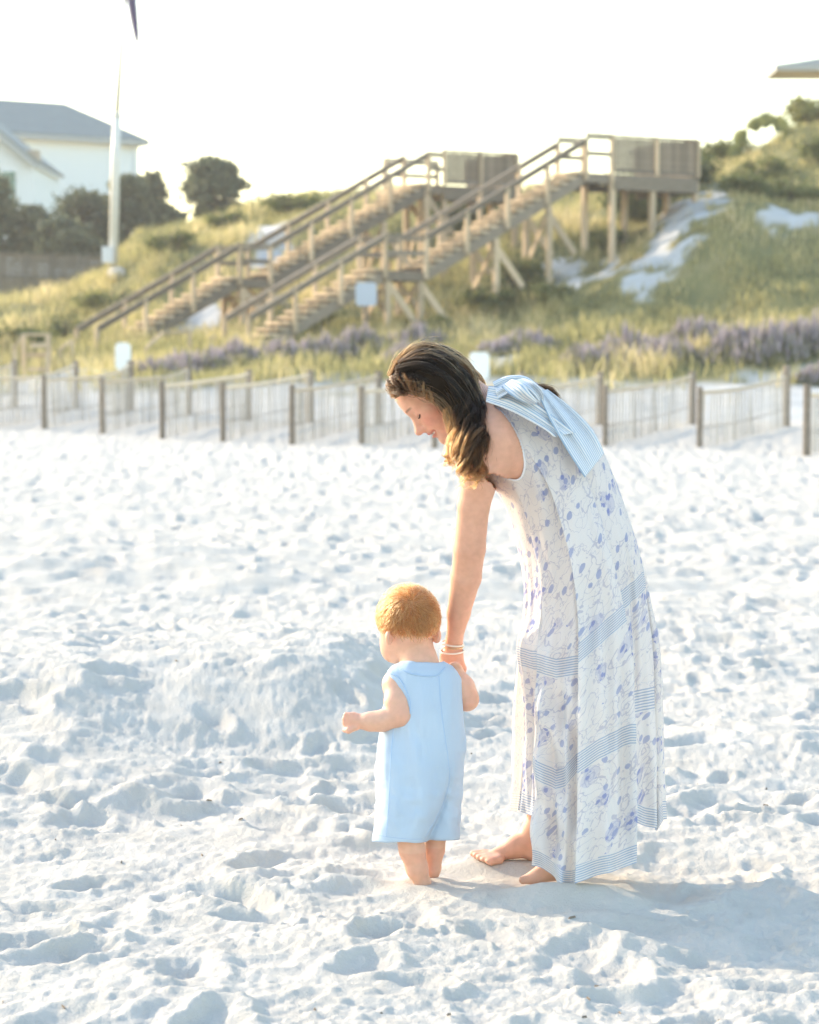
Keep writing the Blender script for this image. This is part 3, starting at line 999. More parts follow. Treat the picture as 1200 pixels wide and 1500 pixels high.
# ---- houses
WALLW = M('house_wall', .7, .3)
_c = WALLW.coord(); _z = WALLW.new('SeparateXYZ'); WALLW.l(_c, _z.inputs[0])
WALLW.color((.80, .82, .84)); WALLW = WALLW.m
ROOFM = simple('metal_roof', (.19, .205, .19), .6, .5, .08, 2)
GLASS = M('window_glass', .08, .8).color((.05, .17, .16)).m
TRIM = simple('trim_grey', (.42, .43, .43), .6, .3, .06)
SOFF = simple('soffit_tan', (.45, .38, .30), .7, .3, .06)
def quad_solid(name, pts, th, mat, parent):
    """planar polygon given thickness along its normal"""
    pts = [Vector(p) for p in pts]
    nrm = (pts[1] - pts[0]).cross(pts[-1] - pts[0]).normalized() * th
    n = len(pts)
    V = pts + [p + nrm for p in pts]
    F = [list(range(n))[::-1], [n + i for i in range(n)]] + [[i, (i + 1) % n, n + (i + 1) % n, n + i] for i in range(n)]
    return obj(name, np_mesh(name, np.array([tuple(v) for v in V]), F), mat, parent)

def house_left():
    a = P(-160, 196, 127); b = P(199, 206, 135)              # eave ends of the long wall
    d = Vector((b.x - a.x, b.y - a.y, 0)); L = d.length; d.normalize(); back = Vector((-d.y, d.x, 0))
    zE = (a.z + P(199, 206, 135).z) / 2 + .1; zG = 3.8; W = 8.0
    A0 = Vector((a.x, a.y, 0)); B0 = Vector((b.x, b.y, 0))
    e = empty('white_house', (A0.x, A0.y, zG), 'large white house with grey metal roof at the left behind dark trees', 'house')
    up = Vector((0, 0, 1))
    # lap siding courses
    n = 34; ch = (zE - zG) / n
    V, F = [], []
    for i in range(n):
        z0 = zG + i * ch; z1 = z0 + ch
        for (s, t_) in ((A0, B0), (B0, B0 + back * W)):
            nn = Vector(((t_ - s).y, -(t_ - s).x, 0)).normalized()
            k = len(V)
            V += [s + up * z0 + nn * .03, t_ + up * z0 + nn * .03, t_ + up * z1, s + up * z1, s + up * z0, t_ + up * z0]
            F += [[k, k + 1, k + 2, k + 3], [k + 4, k + 5, k + 1, k]]
    w = obj('wall', np_mesh('wall', np.array([tuple(v) for v in V]), F), WALLW, e)
    box('corner_board', B0 + up * ((zE + zG) / 2) + Vector((.0, -.03, 0)), (.22, .22, zE - zG), WHITE, e, (0, 0, math.atan2(d.y, d.x)))
    ov = .55
    ridgeB = B0 + back * (W * .55) - d * 2.2; rz = zE + 2.3
    ridgeA = A0 + back * (W * .55)
    e0 = A0 - back * ov - d * 2; e1 = B0 - back * ov + d * ov; e2 = B0 + back * (W + ov) + d * ov
    quad_solid('roof', [e0 + up * zE, e1 + up * zE, ridgeB + up * rz, ridgeA + up * rz], .12, ROOFM, e)
    quad_solid('roof', [e1 + up * zE, e2 + up * zE, ridgeB + up * rz], .12, ROOFM, e)
    quad_solid('soffit', [e0 + up * (zE - .16), B0 - d * .0 + up * (zE - .16), B0 + d * ov - back * ov + up * (zE - .16), e0 + up * (zE - .16) - up * .001 - back * .001], .05, WHITE, e) if False else None
    beam('fascia', e0 + up * (zE - .06), e1 + up * (zE - .06), .06, .26, TRIM, e)
    beam('fascia', e1 + up * (zE - .06), e2 + up * (zE - .06), .06, .26, TRIM, e)
    # front gable wing
    D = 118
    q = P(48, 240, D); l = P(-130, 240, D); apex = P(-42, 168, D)
    wing = [Vector((l.x, D, zG)), Vector((q.x, D, zG)), Vector((q.x, D, q.z)), Vector((apex.x, D, apex.z)), Vector((l.x, D, q.z))]
    quad_solid('wing_wall', wing, -.2, WALLW, e)
    quad_solid('wing_wall', [Vector((q.x, D + .21, zG)), Vector((q.x, D + 9, zG)), Vector((q.x, D + 9, q.z)), Vector((q.x, D + .21, q.z))], -.2, WALLW, e)
    tip = P(56, 241, D)
    s0 = Vector((tip.x, D - .5, tip.z)); s1 = Vector((apex.x, D - .5, apex.z + .25))
    quad_solid('wing_roof', [s0, s0 + Vector((0, 9, 0)), s1 + Vector((0, 9, 0)), s1], .14, ROOFM, e)
    tl = P(-138, 241, D); s2 = Vector((tl.x, D - .5, tl.z))
    quad_solid('wing_roof', [s1, s1 + Vector((0, 9, 0)), s2 + Vector((0, 9, 0)), s2], .14, ROOFM, e)
    beam('rake_board', s0 + Vector((0, -.03, -.12)), s1 + Vector((0, -.03, -.12)), .06, .26, TRIM, e)
    beam('rake_board', s2 + Vector((0, -.03, -.12)), s1 + Vector((0, -.03, -.12)), .06, .26, TRIM, e)
    # bracket of the eave
    box('eave_return', P(50, 229, D + .1), (.5, .9, .55), SOFF, e)
    # tall green window
    w0 = P(-20, 250, D); w1 = P(25, 345, D)
    fr = box('window', ((w0.x + w1.x) / 2, D - .03, (w0.z + w1.z) / 2), (w1.x - w0.x, .10, w0.z - w1.z), WHITE, e)
    for i in range(2):
        for j in range(3):
            wx = (w1.x - w0.x) / 2; wz = (w0.z - w1.z) / 3
            box('pane', (w0.x + wx * (i + .5), D - .10, w1.z + wz * (j + .5)), (wx - .08, .03, wz - .08), GLASS, fr)
house_left()

def house_right():
    D = 106
    c = P(1139, 98, D)
    e = empty('tan_house', (c.x + 3.2, D + 3, 6), 'house at the right edge showing only a grey roof corner and its tan soffit', 'house')
    x0 = c.x; z0 = c.z
    x1 = x0 + 9; y0 = D; y1 = D + 3.4
    rz = z0 + .8
    r0 = Vector((x0 + 4.2, D + 1.7, rz)); r1 = Vector((x1 + 3, D + 1.7, rz))
    A_ = Vector((x0, y0, z0)); B_ = Vector((x1 + 3, y0, z0)); C_ = Vector((x0, y1, z0)); E_ = Vector((x1 + 3, y1, z0))
    quad_solid('roof', [A_, B_, r1, r0], .1, ROOFM, e)
    quad_solid('roof', [C_, A_, r0], .1, ROOFM, e); quad_solid('roof', [E_, C_, r0, r1], .1, ROOFM, e)
    quad_solid('soffit', [A_ + Vector((.05, .05, -.14)), B_ + Vector((0, .05, -.14)), B_ + Vector((0, 3.3, -.14)), C_ + Vector((.05, 0, -.14))], .03, SOFF, e)
    beam('fascia', A_ + Vector((0, -.03, -.02)), B_ + Vector((0, -.03, -.02)), .05, .26, TRIM, e)
    beam('fascia', A_ + Vector((-.03, 0, -.02)), C_ + Vector((-.03, 0, -.02)), .05, .26, TRIM, e)
    wx = x0 + 3.0
    quad_solid('wall', [Vector((wx, D + .9, 6)), Vector((wx + 9, D + .9, 6)), Vector((wx + 9, D + .9, z0 - .15)), Vector((wx, D + .9, z0 - .15))], -.2, WALLW, e)
    quad_solid('wall', [Vector((wx + .001, D + 2.6, 6)), Vector((wx + .001, D + 1.11, 6)), Vector((wx + .001, D + 1.11, z0 - .15)), Vector((wx + .001, D + 2.6, z0 - .15))], -.2, WALLW, e)
house_right()

# ---- sand fence: slanting sections with posts, laths and wires
def fence_post(name, p, dia, h, e, mat):
    z0 = gz(p[0], p[1]) - .25
    V, F = tube_arrays([(p[0], p[1], z0), (p[0], p[1], z0 + (h + .25) * .5), (p[0], p[1], z0 + h + .235), (p[0], p[1], z0 + h + .25)], [dia / 2, dia / 2 * .97, dia / 2 * .95, dia / 2 * .8], 10)
    o = obj(name, np_mesh(name, np.array([tuple(v) for v in V]), F, False), mat, e)
    return o
fronts = [(-105, 47.5), (-15, 47), (65, 46.5), (150, 45.5), (238, 44), (327, 43.3), (428, 42.3), (530, 41.6), (637, 41.4), (752, 41.6), (887, 42), (1025, 41.2), (1182, 38.5)]
labels = ['sand fence section cut by the left edge, its rear post at the far left',
    'sand fence section starting left of the first post in view',
    'sand fence section at the leftmost front post in view',
    'sand fence section at the second front post, below the white roadside sign',
    'sand fence section at the third front post from the left',
    'sand fence section at the fourth front post, lit pale on its left',
    'sand fence section at the fifth front post, two left of the womans face',
    'sand fence section at the front post nearest left of the womans face',
    'sand fence section passing behind the womans head',
    'sand fence section hidden mostly behind the womans dress',
    'sand fence section just right of the womans back',
    'sand fence section rising to the tall pale rear post at the right',
    'sand fence section at the thick post on the right edge']
_slat = cube_mesh(.046, .012, .98, .003, SLATW)
for (px, D), lab in zip(fronts, labels):
    x0 = (px - 600) / FPX * D; D2 = D + 6.3
    x1 = (px + 127 - 600) / FPX * D2
    e = empty('sand_fence_section', (x0, D, gz(x0, D)), lab, 'fence', 'slanting sections of the sand fence')
    big = px > 1100
    fence_post('fence_post', (x0, D), .11 if not big else .13, 1.05 if not big else 1.12, e, FENCEW)
    fence_post('fence_post', (x1, D2), .15, 1.06 if px != 1025 else 1.2, e, FENCEW)
    n = 29
    tops, bots = [], []
    for i in range(n):
        k = (i + .8) / (n + .6)
        x = x0 + (x1 - x0) * k + random.uniform(-.01, .01); y = D + (D2 - D) * k
        z = gz(x, y); sag = .04 * math.sin(math.pi * k)
        o = bpy.data.objects.new('lath', _slat)
        o.location = (x, y, z + .47 - sag + random.uniform(-.02, .02)); o.rotation_euler = (random.uniform(-.03, .03), random.uniform(-.04, .04), math.atan2(D2 - D, x1 - x0) + random.uniform(-.9, .1) * .6)
        link(o, e)
        tops.append(Vector((x, y, z + .95 - sag))); bots.append(Vector((x, y, z + .35 - sag)))
    ends = lambda h: (Vector((x0, D, gz(x0, D) + h)), Vector((x1, D2, gz(x1, D2) + h)))
    a, b = ends(.97); tube('sunlit_top_wire', [a] + tops[::5] + [b], .032, TOPW, e, 6)  # thick and pale to stand in for sunlit lath tops
    a, b = ends(.36); tube('wire', [a] + bots[::5] + [b], .008, FENCEW, e, 5)
# ------------------------------------------------------------------ people: signed-distance bodies meshed with surface nets
class SDF:
    def __init__(s, lo, hi, h):
        s.lo = np.array(lo, float); s.h = h
        s.n = np.ceil((np.array(hi) - s.lo) / h).astype(int) + 1
        s.f = np.full(s.n, .05, np.float32)
    def win(s, lo, hi):
        i0 = np.clip(np.floor((np.array(lo) - s.lo) / s.h).astype(int), 0, s.n - 1)
        i1 = np.clip(np.ceil((np.array(hi) - s.lo) / s.h).astype(int) + 1, 1, s.n)
        sl = tuple(slice(a, b) for a, b in zip(i0, i1))
        ax = [s.lo[k] + s.h * np.arange(i0[k], i1[k]) for k in range(3)]
        return sl, np.meshgrid(*ax, indexing='ij', sparse=True)
    def put(s, sl, d, k):
        a = s.f[sl]
        h = np.maximum(k - np.abs(a - d), 0) / k
        s.f[sl] = np.minimum(a, d) - h * h * k * .25
    def cone(s, a, b, ra, rb=None, k=.02):
        rb = ra if rb is None else rb
        a = np.array(a, float); b = np.array(b, float); m = max(ra, rb) + k + .03
        sl, (X, Y, Z) = s.win(np.minimum(a, b) - m, np.maximum(a, b) + m)
        ba = b - a; L2 = max(ba @ ba, 1e-9)
        t = np.clip(((X - a[0]) * ba[0] + (Y - a[1]) * ba[1] + (Z - a[2]) * ba[2]) / L2, 0, 1)
        d = np.sqrt((X - a[0] - t * ba[0]) ** 2 + (Y - a[1] - t * ba[1]) ** 2 + (Z - a[2] - t * ba[2]) ** 2) - (ra + (rb - ra) * t)
        s.put(sl, d, k)
    def chain(s, pts, rad, k=.02):
        for i in range(len(pts) - 1): s.cone(pts[i], pts[i + 1], rad[i], rad[i + 1], k)
    def _ell(s, c, r, axes, k):
        c = np.array(c, float); r = np.array(r, float); m = r.max() + k + .03
        sl, (X, Y, Z) = s.win(c - m, c + m)
        q = 0
        for ax, rr in zip(axes, r):
            q = q + (((X - c[0]) * ax[0] + (Y - c[1]) * ax[1] + (Z - c[2]) * ax[2]) / rr) ** 2
        return sl, (np.sqrt(q) - 1) * r.min()
    def ell(s, c, r, axes=((1, 0, 0), (0, 1, 0), (0, 0, 1)), k=.02):
        s.put(*s._ell(c, r, axes, k), k)
    def cut(s, c, r, axes=((1, 0, 0), (0, 1, 0), (0, 0, 1)), k=.01):
        sl, d = s._ell(c, r, axes, k)
        a = -s.f[sl]
        h = np.maximum(k - np.abs(a - d), 0) / k
        s.f[sl] = -(np.minimum(a, d) - h * h * k * .25)
    def mesh(s):
        f = s.f; lo = s.lo; h = s.h
        S = f < 0
        cnt = np.zeros(tuple(s.n - 1), np.int8)
        for a in (0, 1):
            for b in (0, 1):
                for c in (0, 1):
                    cnt += S[a:s.n[0] - 1 + a, b:s.n[1] - 1 + b, c:s.n[2] - 1 + c]
        act = (cnt > 0) & (cnt < 8)
        I = np.argwhere(act)
        vid = np.full(act.shape, -1, np.int32); vid[act] = np.arange(len(I))
        cor = {}
        for a in (0, 1):
            for b in (0, 1):
                for c in (0, 1):
                    cor[a, b, c] = f[I[:, 0] + a, I[:, 1] + b, I[:, 2] + c]
        acc = np.zeros((len(I), 3)); num = np.zeros(len(I))
        for ax in range(3):
            for u in (0, 1):
                for v in (0, 1):
                    p = [u, v]; p.insert(ax, 0); q = [u, v]; q.insert(ax, 1)
                    va, vb = cor[tuple(p)], cor[tuple(q)]
                    m = (va < 0) != (vb < 0)
                    t = np.where(m, va / np.where(m, va - vb, 1), 0)
                    pt = np.repeat(np.array(p, float)[None], len(I), 0); pt[:, ax] = t
                    acc[m] += pt[m]; num[m] += 1
        V = lo + h * (I + acc / num[:, None])
        Q = []
        for ax in range(3):
            o = [k for k in range(3) if k != ax]
            sa = [slice(None)] * 3; sb = [slice(None)] * 3
            sa[ax] = slice(0, -1); sb[ax] = slice(1, None)
            A = S[tuple(sa)]; B = S[tuple(sb)]
            E = np.argwhere(A != B)
            E = E[(E[:, o[0]] > 0) & (E[:, o[1]] > 0) & (E[:, o[0]] < s.n[o[0]] - 1) & (E[:, o[1]] < s.n[o[1]] - 1)]
            inside_first = A[E[:, 0], E[:, 1], E[:, 2]]
            def cell(du, dv):
                C = E.copy(); C[:, o[0]] -= du; C[:, o[1]] -= dv
                return vid[C[:, 0], C[:, 1], C[:, 2]]
            q = np.stack([cell(1, 1), cell(0, 1), cell(0, 0), cell(1, 0)], -1)
            if ax == 1: flip = inside_first
            else: flip = ~inside_first
            q[flip] = q[flip][:, ::-1]
            Q.append(q)
        return V, np.concatenate(Q)

def smooth_mesh(V, F, it=2, lam=.5):
    e = np.concatenate([F[:, [0, 1]], F[:, [1, 2]], F[:, [2, 3]], F[:, [3, 0]]])
    for _ in range(it):
        acc = np.zeros_like(V); num = np.zeros(len(V))
        for a, b in ((0, 1), (1, 0)):
            for k in range(3): acc[:, k] += np.bincount(e[:, a], V[e[:, b], k], len(V))
            num += np.bincount(e[:, a], minlength=len(V))
        V = V + lam * (acc / np.maximum(num, 1)[:, None] - V)
    return V

def catmull(pts, n):
    pts = np.asarray(pts, float); m = len(pts)
    t = np.linspace(0, m - 1, n); i = np.clip(t.astype(int), 0, m - 2); u = (t - i)[:, None]
    p0 = pts[np.maximum(i - 1, 0)]; p1 = pts[i]; p2 = pts[i + 1]; p3 = pts[np.minimum(i + 2, m - 1)]
    return .5 * (2 * p1 + (p2 - p0) * u + (2 * p0 - 5 * p1 + 4 * p2 - p3) * u ** 2 + (3 * p1 - p0 - 3 * p2 + p3) * u ** 3)

# ---- materials
def skin_mat(name, base):
    m = M(name, .5, .35)
    c = m.attr('skin', 0)
    n = m.noise(60, 3, m.coord())
    k = m.ramp(n, [(.3, (.93, .92, .91)), (.7, (1.04, 1.03, 1.03))])
    mx = m.new('Mix', data_type='RGBA', blend_type='MULTIPLY'); mx.inputs[0].default_value = 1
    m.l(c, mx.inputs[6]); m.l(k, mx.inputs[7])
    m.l(mx.outputs[2], m.p.inputs['Base Color'])
    m.p.inputs['Subsurface Weight'].default_value = .25
    m.p.inputs['Subsurface Radius'].default_value = (1.0, .35, .18)
    m.p.inputs['Subsurface Scale'].default_value = .012
    m.bump(m.noise(500, 2, m.coord()), .08, .001)
    return m.m
SKIN = skin_mat('skin', None)
def hair_mat(name, stops, rough=.35):
    m = bpy.data.materials.new(name); m.use_nodes = True
    t = m.node_tree; t.nodes.clear()
    out = t.nodes.new('ShaderNodeOutputMaterial'); hb = t.nodes.new('ShaderNodeBsdfHairPrincipled')
    at = t.nodes.new('ShaderNodeAttribute'); at.attribute_name = 'tone'
    rp = t.nodes.new('ShaderNodeValToRGB'); e = rp.color_ramp.elements
    while len(e) < len(stops): e.new(.5)
    for el, (p, c) in zip(e, stops): el.position = p; el.color = (*c, 1)
    t.links.new(at.outputs[2], rp.inputs[0]); t.links.new(rp.outputs[0], hb.inputs['Color'])
    hb.inputs['Roughness'].default_value = rough
    hb.inputs['IOR'].default_value = 1.35
    hb.inputs['Radial Roughness'].default_value = .5
    t.links.new(hb.outputs[0], out.inputs[0])
    return m
HAIRW = hair_mat('brown_hair', [(0, (.004, .002, .001)), (.3, (.014, .0062, .0024)), (.65, (.10, .044, .015)), (1, (.245, .125, .048))], .45)
HAIRB = hair_mat('ginger_hair', [(0, (.18, .066, .022)), (.5, (.29, .125, .046)), (1, (.40, .205, .088))], .4)
CAPW = simple('hair_mass', (.016, .010, .006), .9, .1, .2, 30)
CAPB = simple('baby_hair_mass', (.50, .27, .11), .8, .2, .1, 30)
GOLD = M('gold', .25, .5); GOLD.color((.85, .62, .35)); GOLD.p.inputs['Metallic'].default_value = 1; GOLD = GOLD.m
SILVER = simple('white_enamel', (.82, .74, .64), .3, .5, .03)
DARKL = simple('lash', (.03, .02, .015), .7, .2, .05)

def strands(name, parent, mat, curves, radii, tones):
    """native hair curves; curves list of (k,3) arrays"""
    cu = bpy.data.hair_curves.new(name)
    cu.add_curves([len(c) for c in curves])
    pos = np.concatenate(curves).astype(np.float32)
    cu.attributes['position'].data.foreach_set('vector', pos.ravel()) if 'position' in cu.attributes else cu.position_data.foreach_set('vector', pos.ravel())
    a = cu.attributes.get('radius') or cu.attributes.new('radius', 'FLOAT', 'POINT')
    a.data.foreach_set('value', np.concatenate(radii).astype(np.float32))
    a = cu.attributes.new('tone', 'FLOAT', 'POINT')
    a.data.foreach_set('value', np.clip(np.concatenate(tones), 0, 1).astype(np.float32))
    cu.materials.append(mat)
    return link(bpy.data.objects.new(name, cu), parent)

# ================================================================== the woman
DW = 6.25
def S(px, py, d=0.0): return np.array(P(px, py, DW + d))
def Sn(px, py, d): return Pn(px, py, DW + np.asarray(d, float))
woman = empty('person', (.45, 6.25, 0), 'woman with long brown wavy hair bending down in a white and blue floral maxi dress', 'person', None)

# head frame
fv = np.array([-.643, 0, -.766]); uv_ = np.array([-.766, 0, .643]); sv_ = np.array([0, -1.0, 0])
yaw = R(6)
_f, _s = fv.copy(), sv_.copy()
fv = _f * math.cos(yaw) + _s * math.sin(yaw); sv_ = _s * math.cos(yaw) - _f * math.sin(yaw)
HC = S(643, 577, .03)
def H(f, u, s=0.0): return HC + f * fv + u * uv_ + s * sv_
HAX = (fv, uv_, sv_)

b = SDF(S(556, 500, 0) * [1, 0, 1] + [-.01, DW - .30, 0] - [0, 0, 2], S(1005, 498, 0) * [1, 0, 1] + [0, DW + .36, 0], .004) if False else SDF((-.09, DW - .29, -.05), (.72, DW + .36, 1.43), .0042)
# skull and face
b.ell(H(-.012, .035), (.092, .088, .073), HAX, .02)
b.ell(H(.030, -.018), (.058, .084, .058), HAX, .03)
b.ell(H(.040, .050), (.049, .052, .060), HAX, .02)
for sg in (-1, 1):
    b.cone(H(.003, -.050, .050 * sg), H(.066, -.086, .014 * sg), .017, .014, .03)
    b.cone(H(.052, -.012, .044 * sg), H(.058, -.036, .034 * sg), .019, .022, .03)
    b.cone(H(.081, .031, .010 * sg), H(.066, .029, .044 * sg), .009, .009, .015)
b.ell(H(.074, -.088), (.017, .016, .019), HAX, .02)
for sg in (-1, 1):
    b.cut(H(.100, .010, .031 * sg), (.017, .013, .017), HAX, .014)
    b.ell(H(.0685, .0085, .0305 * sg), (.0165, .0155, .0165), HAX, .004)
b.cone(H(.083, .018), H(.103, -.020), .0075, .0105, .012)
b.ell(H(.1085, -.0235), (.0115, .010, .011), HAX, .008)
for sg in (-1, 1):
    b.ell(H(.097, -.029, .0115 * sg), (.0095, .0075, .007), HAX, .006)
    b.cut(H(.102, -.0375, .007 * sg), (.004, .004, .0035), HAX, .004)
b.ell(H(.086, -.040), (.011, .010, .018), HAX, .012)
b.ell(H(.0915, -.0475), (.010, .0052, .021), HAX, .005)
b.ell(H(.0885, -.0600), (.010, .0060, .019), HAX, .005)
b.cut(H(.098, -.0540), (.012, .0024, .019), HAX, .003)
for sg in (-1, 1):
    b.cut(H(.083, -.050, .026 * sg), (.008, .004, .005), HAX, .006)
# neck, shoulders, torso
b.chain([H(-.040, -.02), S(700, 600, .02), S(728, 610, .02)], [.054, .053, .062], .04)
tor = [(747, 622, .115), (781, 657, .128), (811, 701, .128), (833, 762, .125), (850, 825, .125), (862, 890, .125)]
for dd in (-.035, .05):
    b.chain([S(x, y, dd) for x, y, r in tor], [r * .80 for x, y, r in tor], .03)
b.cone(S(735, 618, .0), S(722, 628, .17), .055, .05, .05)
b.ell(S(741, 645, -.078), (.068, .058, .076), k=.04)
b.cone(S(733, 606, -.03), S(728, 640, -.12), .045, .055, .05)
# near (left) arm
b.chain([S(731, 648, -.125), S(706, 690, -.132), S(694, 740, -.115), S(688, 803, -.085), S(683, 845, -.05), S(672, 898, .005), S(665.5, 938, .04)],
        [.056, .049, .0405, .0405, .0390, .0300, .0205], .008)
b.ell(S(744, 668, -.105), (.045, .045, .045), k=.04)
b.ell(S(722, 680, -.085), (.045, .05, .04), k=.02)
# far arm folded in front, hidden
b.chain([S(724, 640, .15), S(775, 690, .12), S(805, 770, .06)], [.045, .035, .03], .02)
# hand: palm, fingers curled round the childs hand
b.chain([S(665.5, 938, .04), S(664, 955, .052)], [.0205, .0225], .012)
b.ell(S(664, 964, .056), (.026, .016, .026), k=.015)
fing = [[(674, 966, .045), (678.5, 979, .05), (679.5, 993, .062)], [(668, 970, .04), (671, 986, .035), (672, 1000, .055)],
        [(660, 971, .045), (661, 988, .04), (664, 1000, .06)], [(653, 969, .055), (652, 984, .05), (656, 994, .066)]]
for fp in fing:
    b.chain([S(*q) for q in fp], [.0095, .0085, .0070], .006)
b.chain([S(651, 958, .06), S(648, 975, .075), S(655, 988, .085)], [.012, .0095, .008], .008)
# legs and feet
b.chain([S(862, 890, -.045), S(856, 1060, -.07), S(846, 1150, -.075), S(812, 1268, -.08)], [.078, .056, .056, .036], .03)
b.chain([S(856, 890, .06), S(818, 1055, .09), S(812, 1130, .115), S(789, 1212, .12)], [.075, .054, .050, .036], .03)
b.chain([S(789, 1212, .12), S(786, 1243, .12)], [.036, .030], .02)
b.chain([S(783, 1225, .12), S(757, 1240, .12), S(728, 1252, .115)], [.034, .026, .019], .025)
b.ell(S(790, 1250, .12), (.032, .028, .022), k=.02)
for i, (tx, ty, td) in enumerate(((693.5, 1250.5, .135), (697, 1253, .115), (702, 1256, .098), (708, 1259, .084), (715, 1262, .072))):
    b.chain([S(731, 1252 + i * 1.8, .128 - i * .011), S((tx + 731) / 2 - 3, ty - 1 + i * .3, td), S(tx, ty, td)], [.0135, .0095, .0098 - i * .0006], .007)
b.chain([S(812, 1268, -.08), S(788, 1284, -.1), S(766, 1289, -.1)], [.034, .018, .011], .02)
V, F = b.mesh()
V = smooth_mesh(V, F, 1, .45)
# complexion
base = np.array([.68, .375, .265])
colr = np.repeat(base[None], len(V), 0)
L_ = V - HC
ff, uu_, ss = L_ @ fv, L_ @ uv_, L_ @ sv_
def blend(mask, c):
    global colr
    colr = colr * (1 - mask[:, None]) + np.array(c) * mask[:, None]
head = (np.linalg.norm(L_, axis=1) < .16)
blend(.6 * head * np.exp(-((uu_ + .020) / .024) ** 2 - ((np.abs(ss) - .046) / .028) ** 2) * (ff > .02), (.62, .22, .16))
lip = head * (ff > .075) * np.clip(1.25 - np.sqrt(((uu_ + .0535) / .0115) ** 2 + (ss / .022) ** 2), 0, .25) * 4
blend(np.clip(lip, 0, 1) * .75, (.50, .17, .15))
blend(head * (ff > .078) * np.clip(1 - np.abs(uu_ + .0540) / .0024, 0, 1) * (np.abs(ss) < .018), (.85, .80, .74))
nos = head * (ff > .095) * np.exp(-((uu_ + .0375) / .003) ** 2 - ((np.abs(ss) - .007) / .004) ** 2)
blend(np.clip(nos, 0, 1) * .8, (.25, .08, .05))
brow_u = .0345 - .10 * np.clip(np.abs(ss) - .030, 0, 1) - .08 * np.clip(.02 - np.abs(ss), 0, 1)
br = head * (ff > .04) * np.clip(1.3 - np.abs(uu_ - brow_u) / .0032, 0, 1) * sstep(.008, .014, np.abs(ss)) * (1 - sstep(.040, .052, np.abs(ss)))
blend(np.clip(br, 0, 1) * .75, (.13, .07, .04))
lidm = head * (ff > .04) * np.exp(-((uu_ - .004) / .0035) ** 2) * sstep(.014, .02, np.abs(ss)) * (1 - sstep(.042, .048, np.abs(ss)))
blend(lidm * .55, (.25, .11, .08))
elb = np.exp(-(np.linalg.norm(V - S(690, 806, -.12), axis=1) / .03) ** 2)
blend(elb * .25, (.50, .24, .16))
hnd = np.exp(-(np.linalg.norm(V - S(666, 985, .05), axis=1) / .05) ** 2)
blend(hnd * .45, (.64, .28, .20))
skin_cols = np.concatenate([colr, np.ones((len(V), 1))], 1); Vw, Fw = V.copy(), F
tree_w = BVHTree.FromPolygons([Vector(v) for v in V], F.tolist())
CAMP = Vector((0, 0, CAM_H))
def hit(tree, px, py, lift=0.0):
    d = (P(px, py, 6.0) - CAMP).normalized()
    r = tree.ray_cast(CAMP, d)
    return (r[0] - d * lift) if r[0] is not None else P(px, py, 6.25)
# lashes: downcast lid edge
for nm, pts in (('eyelashes', [(605, 610.2), (608.5, 612.5), (612, 611.2), (615, 607.5)]),):
    pp = []
    for q in ((.0845, .0005, .022), (.0835, -.0005, .030), (.079, .0005, .038), (.072, .004, .045)):
        p = Vector(H(*q)); w, nrm, i_, d_ = tree_w.find_nearest(p)
        pp.append(w + nrm * .0012)
    tube(nm, [Vector(p) for p in catmull([tuple(p) for p in pp], 10)], [.0006] + [.0016] * 8 + [.0006], DARKL, woman, 6)
bm = bmesh.new(); bmesh.ops.create_icosphere(bm, subdivisions=2, radius=.0055)
me = bpy.data.meshes.new('earring'); bm.to_mesh(me); bm.free()
o = obj('earring', me, GOLD, None); o.location = S(634, 587, -.098); adopt(o, woman)
for k, (cx, cy, rx, tilt) in enumerate(((663.2, 942.5, .0292, -.10), (662.3, 953.5, .0312, .02), (663.0, 946.5, .0290, -.02))):
    c = Vector(S(cx, cy, .043 + .003 * k))
    pts = [c + Vector((rx * math.cos(a), rx * .92 * math.sin(a), rx * math.cos(a) * tilt + .25 * rx * math.sin(a) * .6)) for a in np.linspace(0, 2 * math.pi, 41)[:-1]]
    V_, F_ = tube_arrays(pts + pts[:1], .0023 if k < 2 else .0013, 8, False)
    obj('bracelet', np_mesh('bracelet', np.array([tuple(v) for v in V_]), F_, True), SILVER if k < 2 else GOLD, woman)

# ---- dress
sec = np.array([  # Lx Ly Rx Ry half depth, centre depth
    (712, 632, 738, 556, .085, .02), (704, 690, 790, 562, .150, .02), (722, 712, 840, 601, .172, .02), (742, 748, 880, 655, .172, .02),
    (757, 800, 910, 725, .165, .02), (766, 850, 934, 800, .165, .01), (767, 905, 952, 872, .175, .01), (758, 965, 966, 948, .190, .0),
    (753, 1040, 971, 1040, .205, .0), (749, 1120, 974, 1128, .220, .0), (745, 1196, 974, 1208, .235, .0)], float)
NS = 300
SP = np.linspace(0, 10, NS)
sc = catmull(sec, NS)
jump = [.15, .437, .77]
phis = list(np.linspace(0, 2 * math.pi, 301))
for w in jump:
    f0 = math.acos(1 - 2 * w)
    phis += [f0 - .006, f0 + .006]
phis = np.array(sorted(phis))
w_ = (1 - np.cos(phis)) / 2
nearside = np.sin(phis) >= 0
def panel(w):
    return np.searchsorted(jump, w)
pn = np.where(nearside, panel(w_), 4)
SS, PH = np.meshgrid(SP, phis, indexing='ij')
W2 = np.broadcast_to(w_, SS.shape); PN = np.broadcast_to(pn, SS.shape)
tt = sstep(2.2, 9, SS)
ts = sstep(3.5, 8, SS)
px = sc[:, 0:1] + (sc[:, 2:3] - sc[:, 0:1]) * W2
py = sc[:, 1:2] + (sc[:, 3:4] - sc[:, 1:2]) * W2
